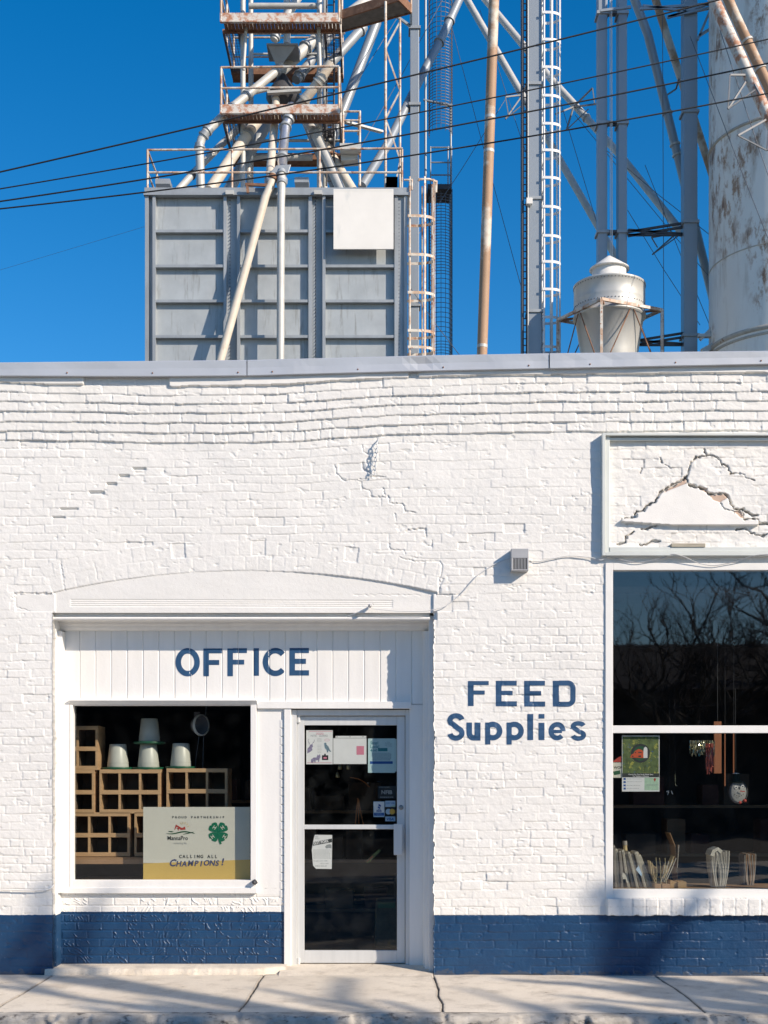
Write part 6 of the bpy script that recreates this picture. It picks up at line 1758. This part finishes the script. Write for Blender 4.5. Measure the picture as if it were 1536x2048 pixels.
t = thing('silver_hook', 'small silver hook hanging left of the white clips', 'hook', at(1351, 1570, .5)); b = MB(); b.poly([at(1350, 1548, .5), at(1350.5, 1566, .5), at(1351.5, 1571, .5), at(1355, 1571.5, .5)], .003, 6); b.build('hook', M['tinsel'], t); b = MB(); b.poly([at(1350, 1548, .5), at(1350, 1400, .5)], .0012, 4); b.build('thread', M['dark'], t)

# dim stock further inside
random.seed(23)
def stock_shelf(label, x0, x1, y, zs_):
    t = thing('stock_shelf', label, 'shelf', ((x0+x1)/2, y, 0), 'shelves deep in the store')
    for z in zs_:
        b = MB(); b.box((x0, y, z - .03), (x1, y + .4, z)); b.build('shelf_board', M['oldwood'], t)
    for x in (x0, x1 - .04):
        b = MB(); b.box((x, y + .001, 0), (x + .04, y + .399, zs_[-1] + .3)); b.build('upright', M['oldwood'], t)
    n = 0
    for z in zs_:
        x = x0 + .06
        while x < x1 - .3:
            w, h = random.uniform(.16, .34), random.uniform(.15, .36)
            if random.random() < .75:
                b = MB(); b.box((x, y + .03, z + .001), (x + w, y + .3, z + h)); o = b.build('carton', random.choice((M['carton'], M['carton2'], M['carton'], M['oldwood'])), None, bevel=.004, origin=(x, y, z))
                n += 1
                tag(o, 'dim carton of stock on a shelf deep inside the store', 'carton', 'cartons on the deep shelves')
            x += w + random.uniform(.02, .12)
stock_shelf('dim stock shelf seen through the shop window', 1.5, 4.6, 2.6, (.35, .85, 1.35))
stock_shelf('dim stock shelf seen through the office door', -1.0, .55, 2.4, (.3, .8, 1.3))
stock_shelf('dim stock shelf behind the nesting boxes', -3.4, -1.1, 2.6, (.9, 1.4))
# ================================================================== ACROSS THE STREET (reflected in the glass, shading the pavement)
t = thing('dark_shed', 'long dark low building across the street, mirrored in the shop window', 'building', (8, -34, 0))
b = MB(); b.box((-24, -40, -.2), (24, -30, 4.3)); b.build('wall', M['shed'], t)
b = MB(); b.add([(-24.5, -29.6, 4.2), (24.5, -29.6, 4.2), (24.5, -35, 6.2), (-24.5, -35, 6.2), (-24.5, -40.4, 4.2), (24.5, -40.4, 4.2)], [(0, 1, 2, 3), (3, 2, 5, 4), (0, 3, 4), (1, 5, 2)]); b.build('roof', M['shed'], t)
hl_ = MB()
xs = np.linspace(-160, 200, 60)
rows_ = []
for y, f in ((-120, 0), (-150, .6), (-190, 1)):
    rows_.append([(x, y, -.3 + f*(9 + 9*float(fbm(np.array(x/60.), np.array(y/60.), 90)))) for x in xs])
hl_.add([p for r_ in rows_ for p in r_], [(r_*60 + i + 1, r_*60 + i, (r_+1)*60 + i, (r_+1)*60 + i + 1) for r_ in range(2) for i in range(59)], True)
tag(hl_.build('hills', M['hill']), kind='structure')
def bare_tree(label, x, y, h, seed, spread=.55, levels=6, r0=.16, lean=(0, 0), fork=.28, keep=(.5, .68), ll=(.62, .86), top=None, dense=2, group='bare trees across the street'):
    rnd = random.Random(seed)
    t = thing('bare_tree', label, 'tree', (x, y, -.1), group)
    tb, bb_ = MB(), MB()
    def grow(p, d, L_, r, lv):
        n = 3
        pts = [p]; dd = d.copy()
        for i in range(n):
            dd = (dd + Vector((rnd.uniform(-1, 1), rnd.uniform(-1, 1), rnd.uniform(-.4, .7)))*.13).normalized()
            pts.append(pts[-1] + dd*L_/n)
        (tb if lv == 0 else bb_).poly(pts, r, 8 if lv < 2 else (5 if lv < 4 else 3), r2=r*.62, caps=False)
        if lv >= levels: return
        k_ = 3 if lv < dense else rnd.choice((2, 2, 3))
        for i in range(k_):
            s_ = Vector((rnd.uniform(-1, 1), rnd.uniform(-1, 1), rnd.uniform(-.35, .9)))
            nd = (dd*(1 - spread*.5) + s_*spread).normalized()
            j = rnd.choice((1, 2, 3)) if lv > 0 else rnd.choice((2, 3))
            grow(pts[j if i else 3], nd, L_*rnd.uniform(*ll), r*rnd.uniform(*keep), lv + 1)
    grow(Vector((x, y, -.1)), Vector((lean[0], lean[1], 1)).normalized(), h*fork, r0, 0)
    if top:
        # sized and set so that its highest twig shades a given spot on the shop front
        T = Vector(max(bb_.v, key=lambda p: p[2] + p[1]*sdir.z/-sdir.y)); u_, z_ = top
        base = Vector((x, y, -.1)); tt = -y / -sdir.y
        want = Vector(((u_ - HX)/FOC*CAMD, 0, z_)) + sdir*tt
        k_ = (want.z - base.z)/(T.z - base.z); off = want - (base + (T - base)*k_)
        for m_ in (tb, bb_): m_.v = [tuple(base + (Vector(p) - base)*k_ + Vector((off.x, off.y, 0))) for p in m_.v]
        t.location = (x + off.x, y + off.y, -.1)
    tb.build('trunk', M['bark'], t); bb_.build('branches', M['bark'], t)
    return t
bare_tree('bare branching tree mirrored at the left of the upper shop pane', 8.6, -28.2, 9, 3, levels=7, spread=.75, r0=.17, keep=(.55,.72))
bare_tree('wide bare tree mirrored left of centre in the upper shop pane', 10.2, -27.6, 9, 5, levels=7, spread=.8, r0=.17, lean=(-.3, 0), keep=(.55,.72))
bare_tree('wide bare tree mirrored in the middle of the upper shop pane', 12.2, -28.0, 10, 8, levels=7, spread=.75, r0=.2, keep=(.55,.72))
bare_tree('dense bare tree mirrored at the right of the upper shop pane', 14.0, -28.4, 10.5, 21, levels=7, spread=.75, r0=.2, lean=(-.2, 0), keep=(.55,.72))
bare_tree('tall bare tree whose shadow darkens the blue base right of the door', 16, -8.9, 9.5, 11, levels=5, spread=.55, r0=.30, keep=(.66, .82), top=(1440, .84), dense=4)
bare_tree('tall bare tree whose shadow falls at the left end of the blue base', 11, -8.9, 9.5, 13, levels=5, spread=.55, r0=.30, keep=(.66, .82), top=(295, .95), dense=4)
bare_tree('lower bare tree whose shadow streaks only the pavement', 13.6, -9.2, 8, 31, levels=5, spread=.6, r0=.24, keep=(.66, .8), top=(640, -.12), dense=3)
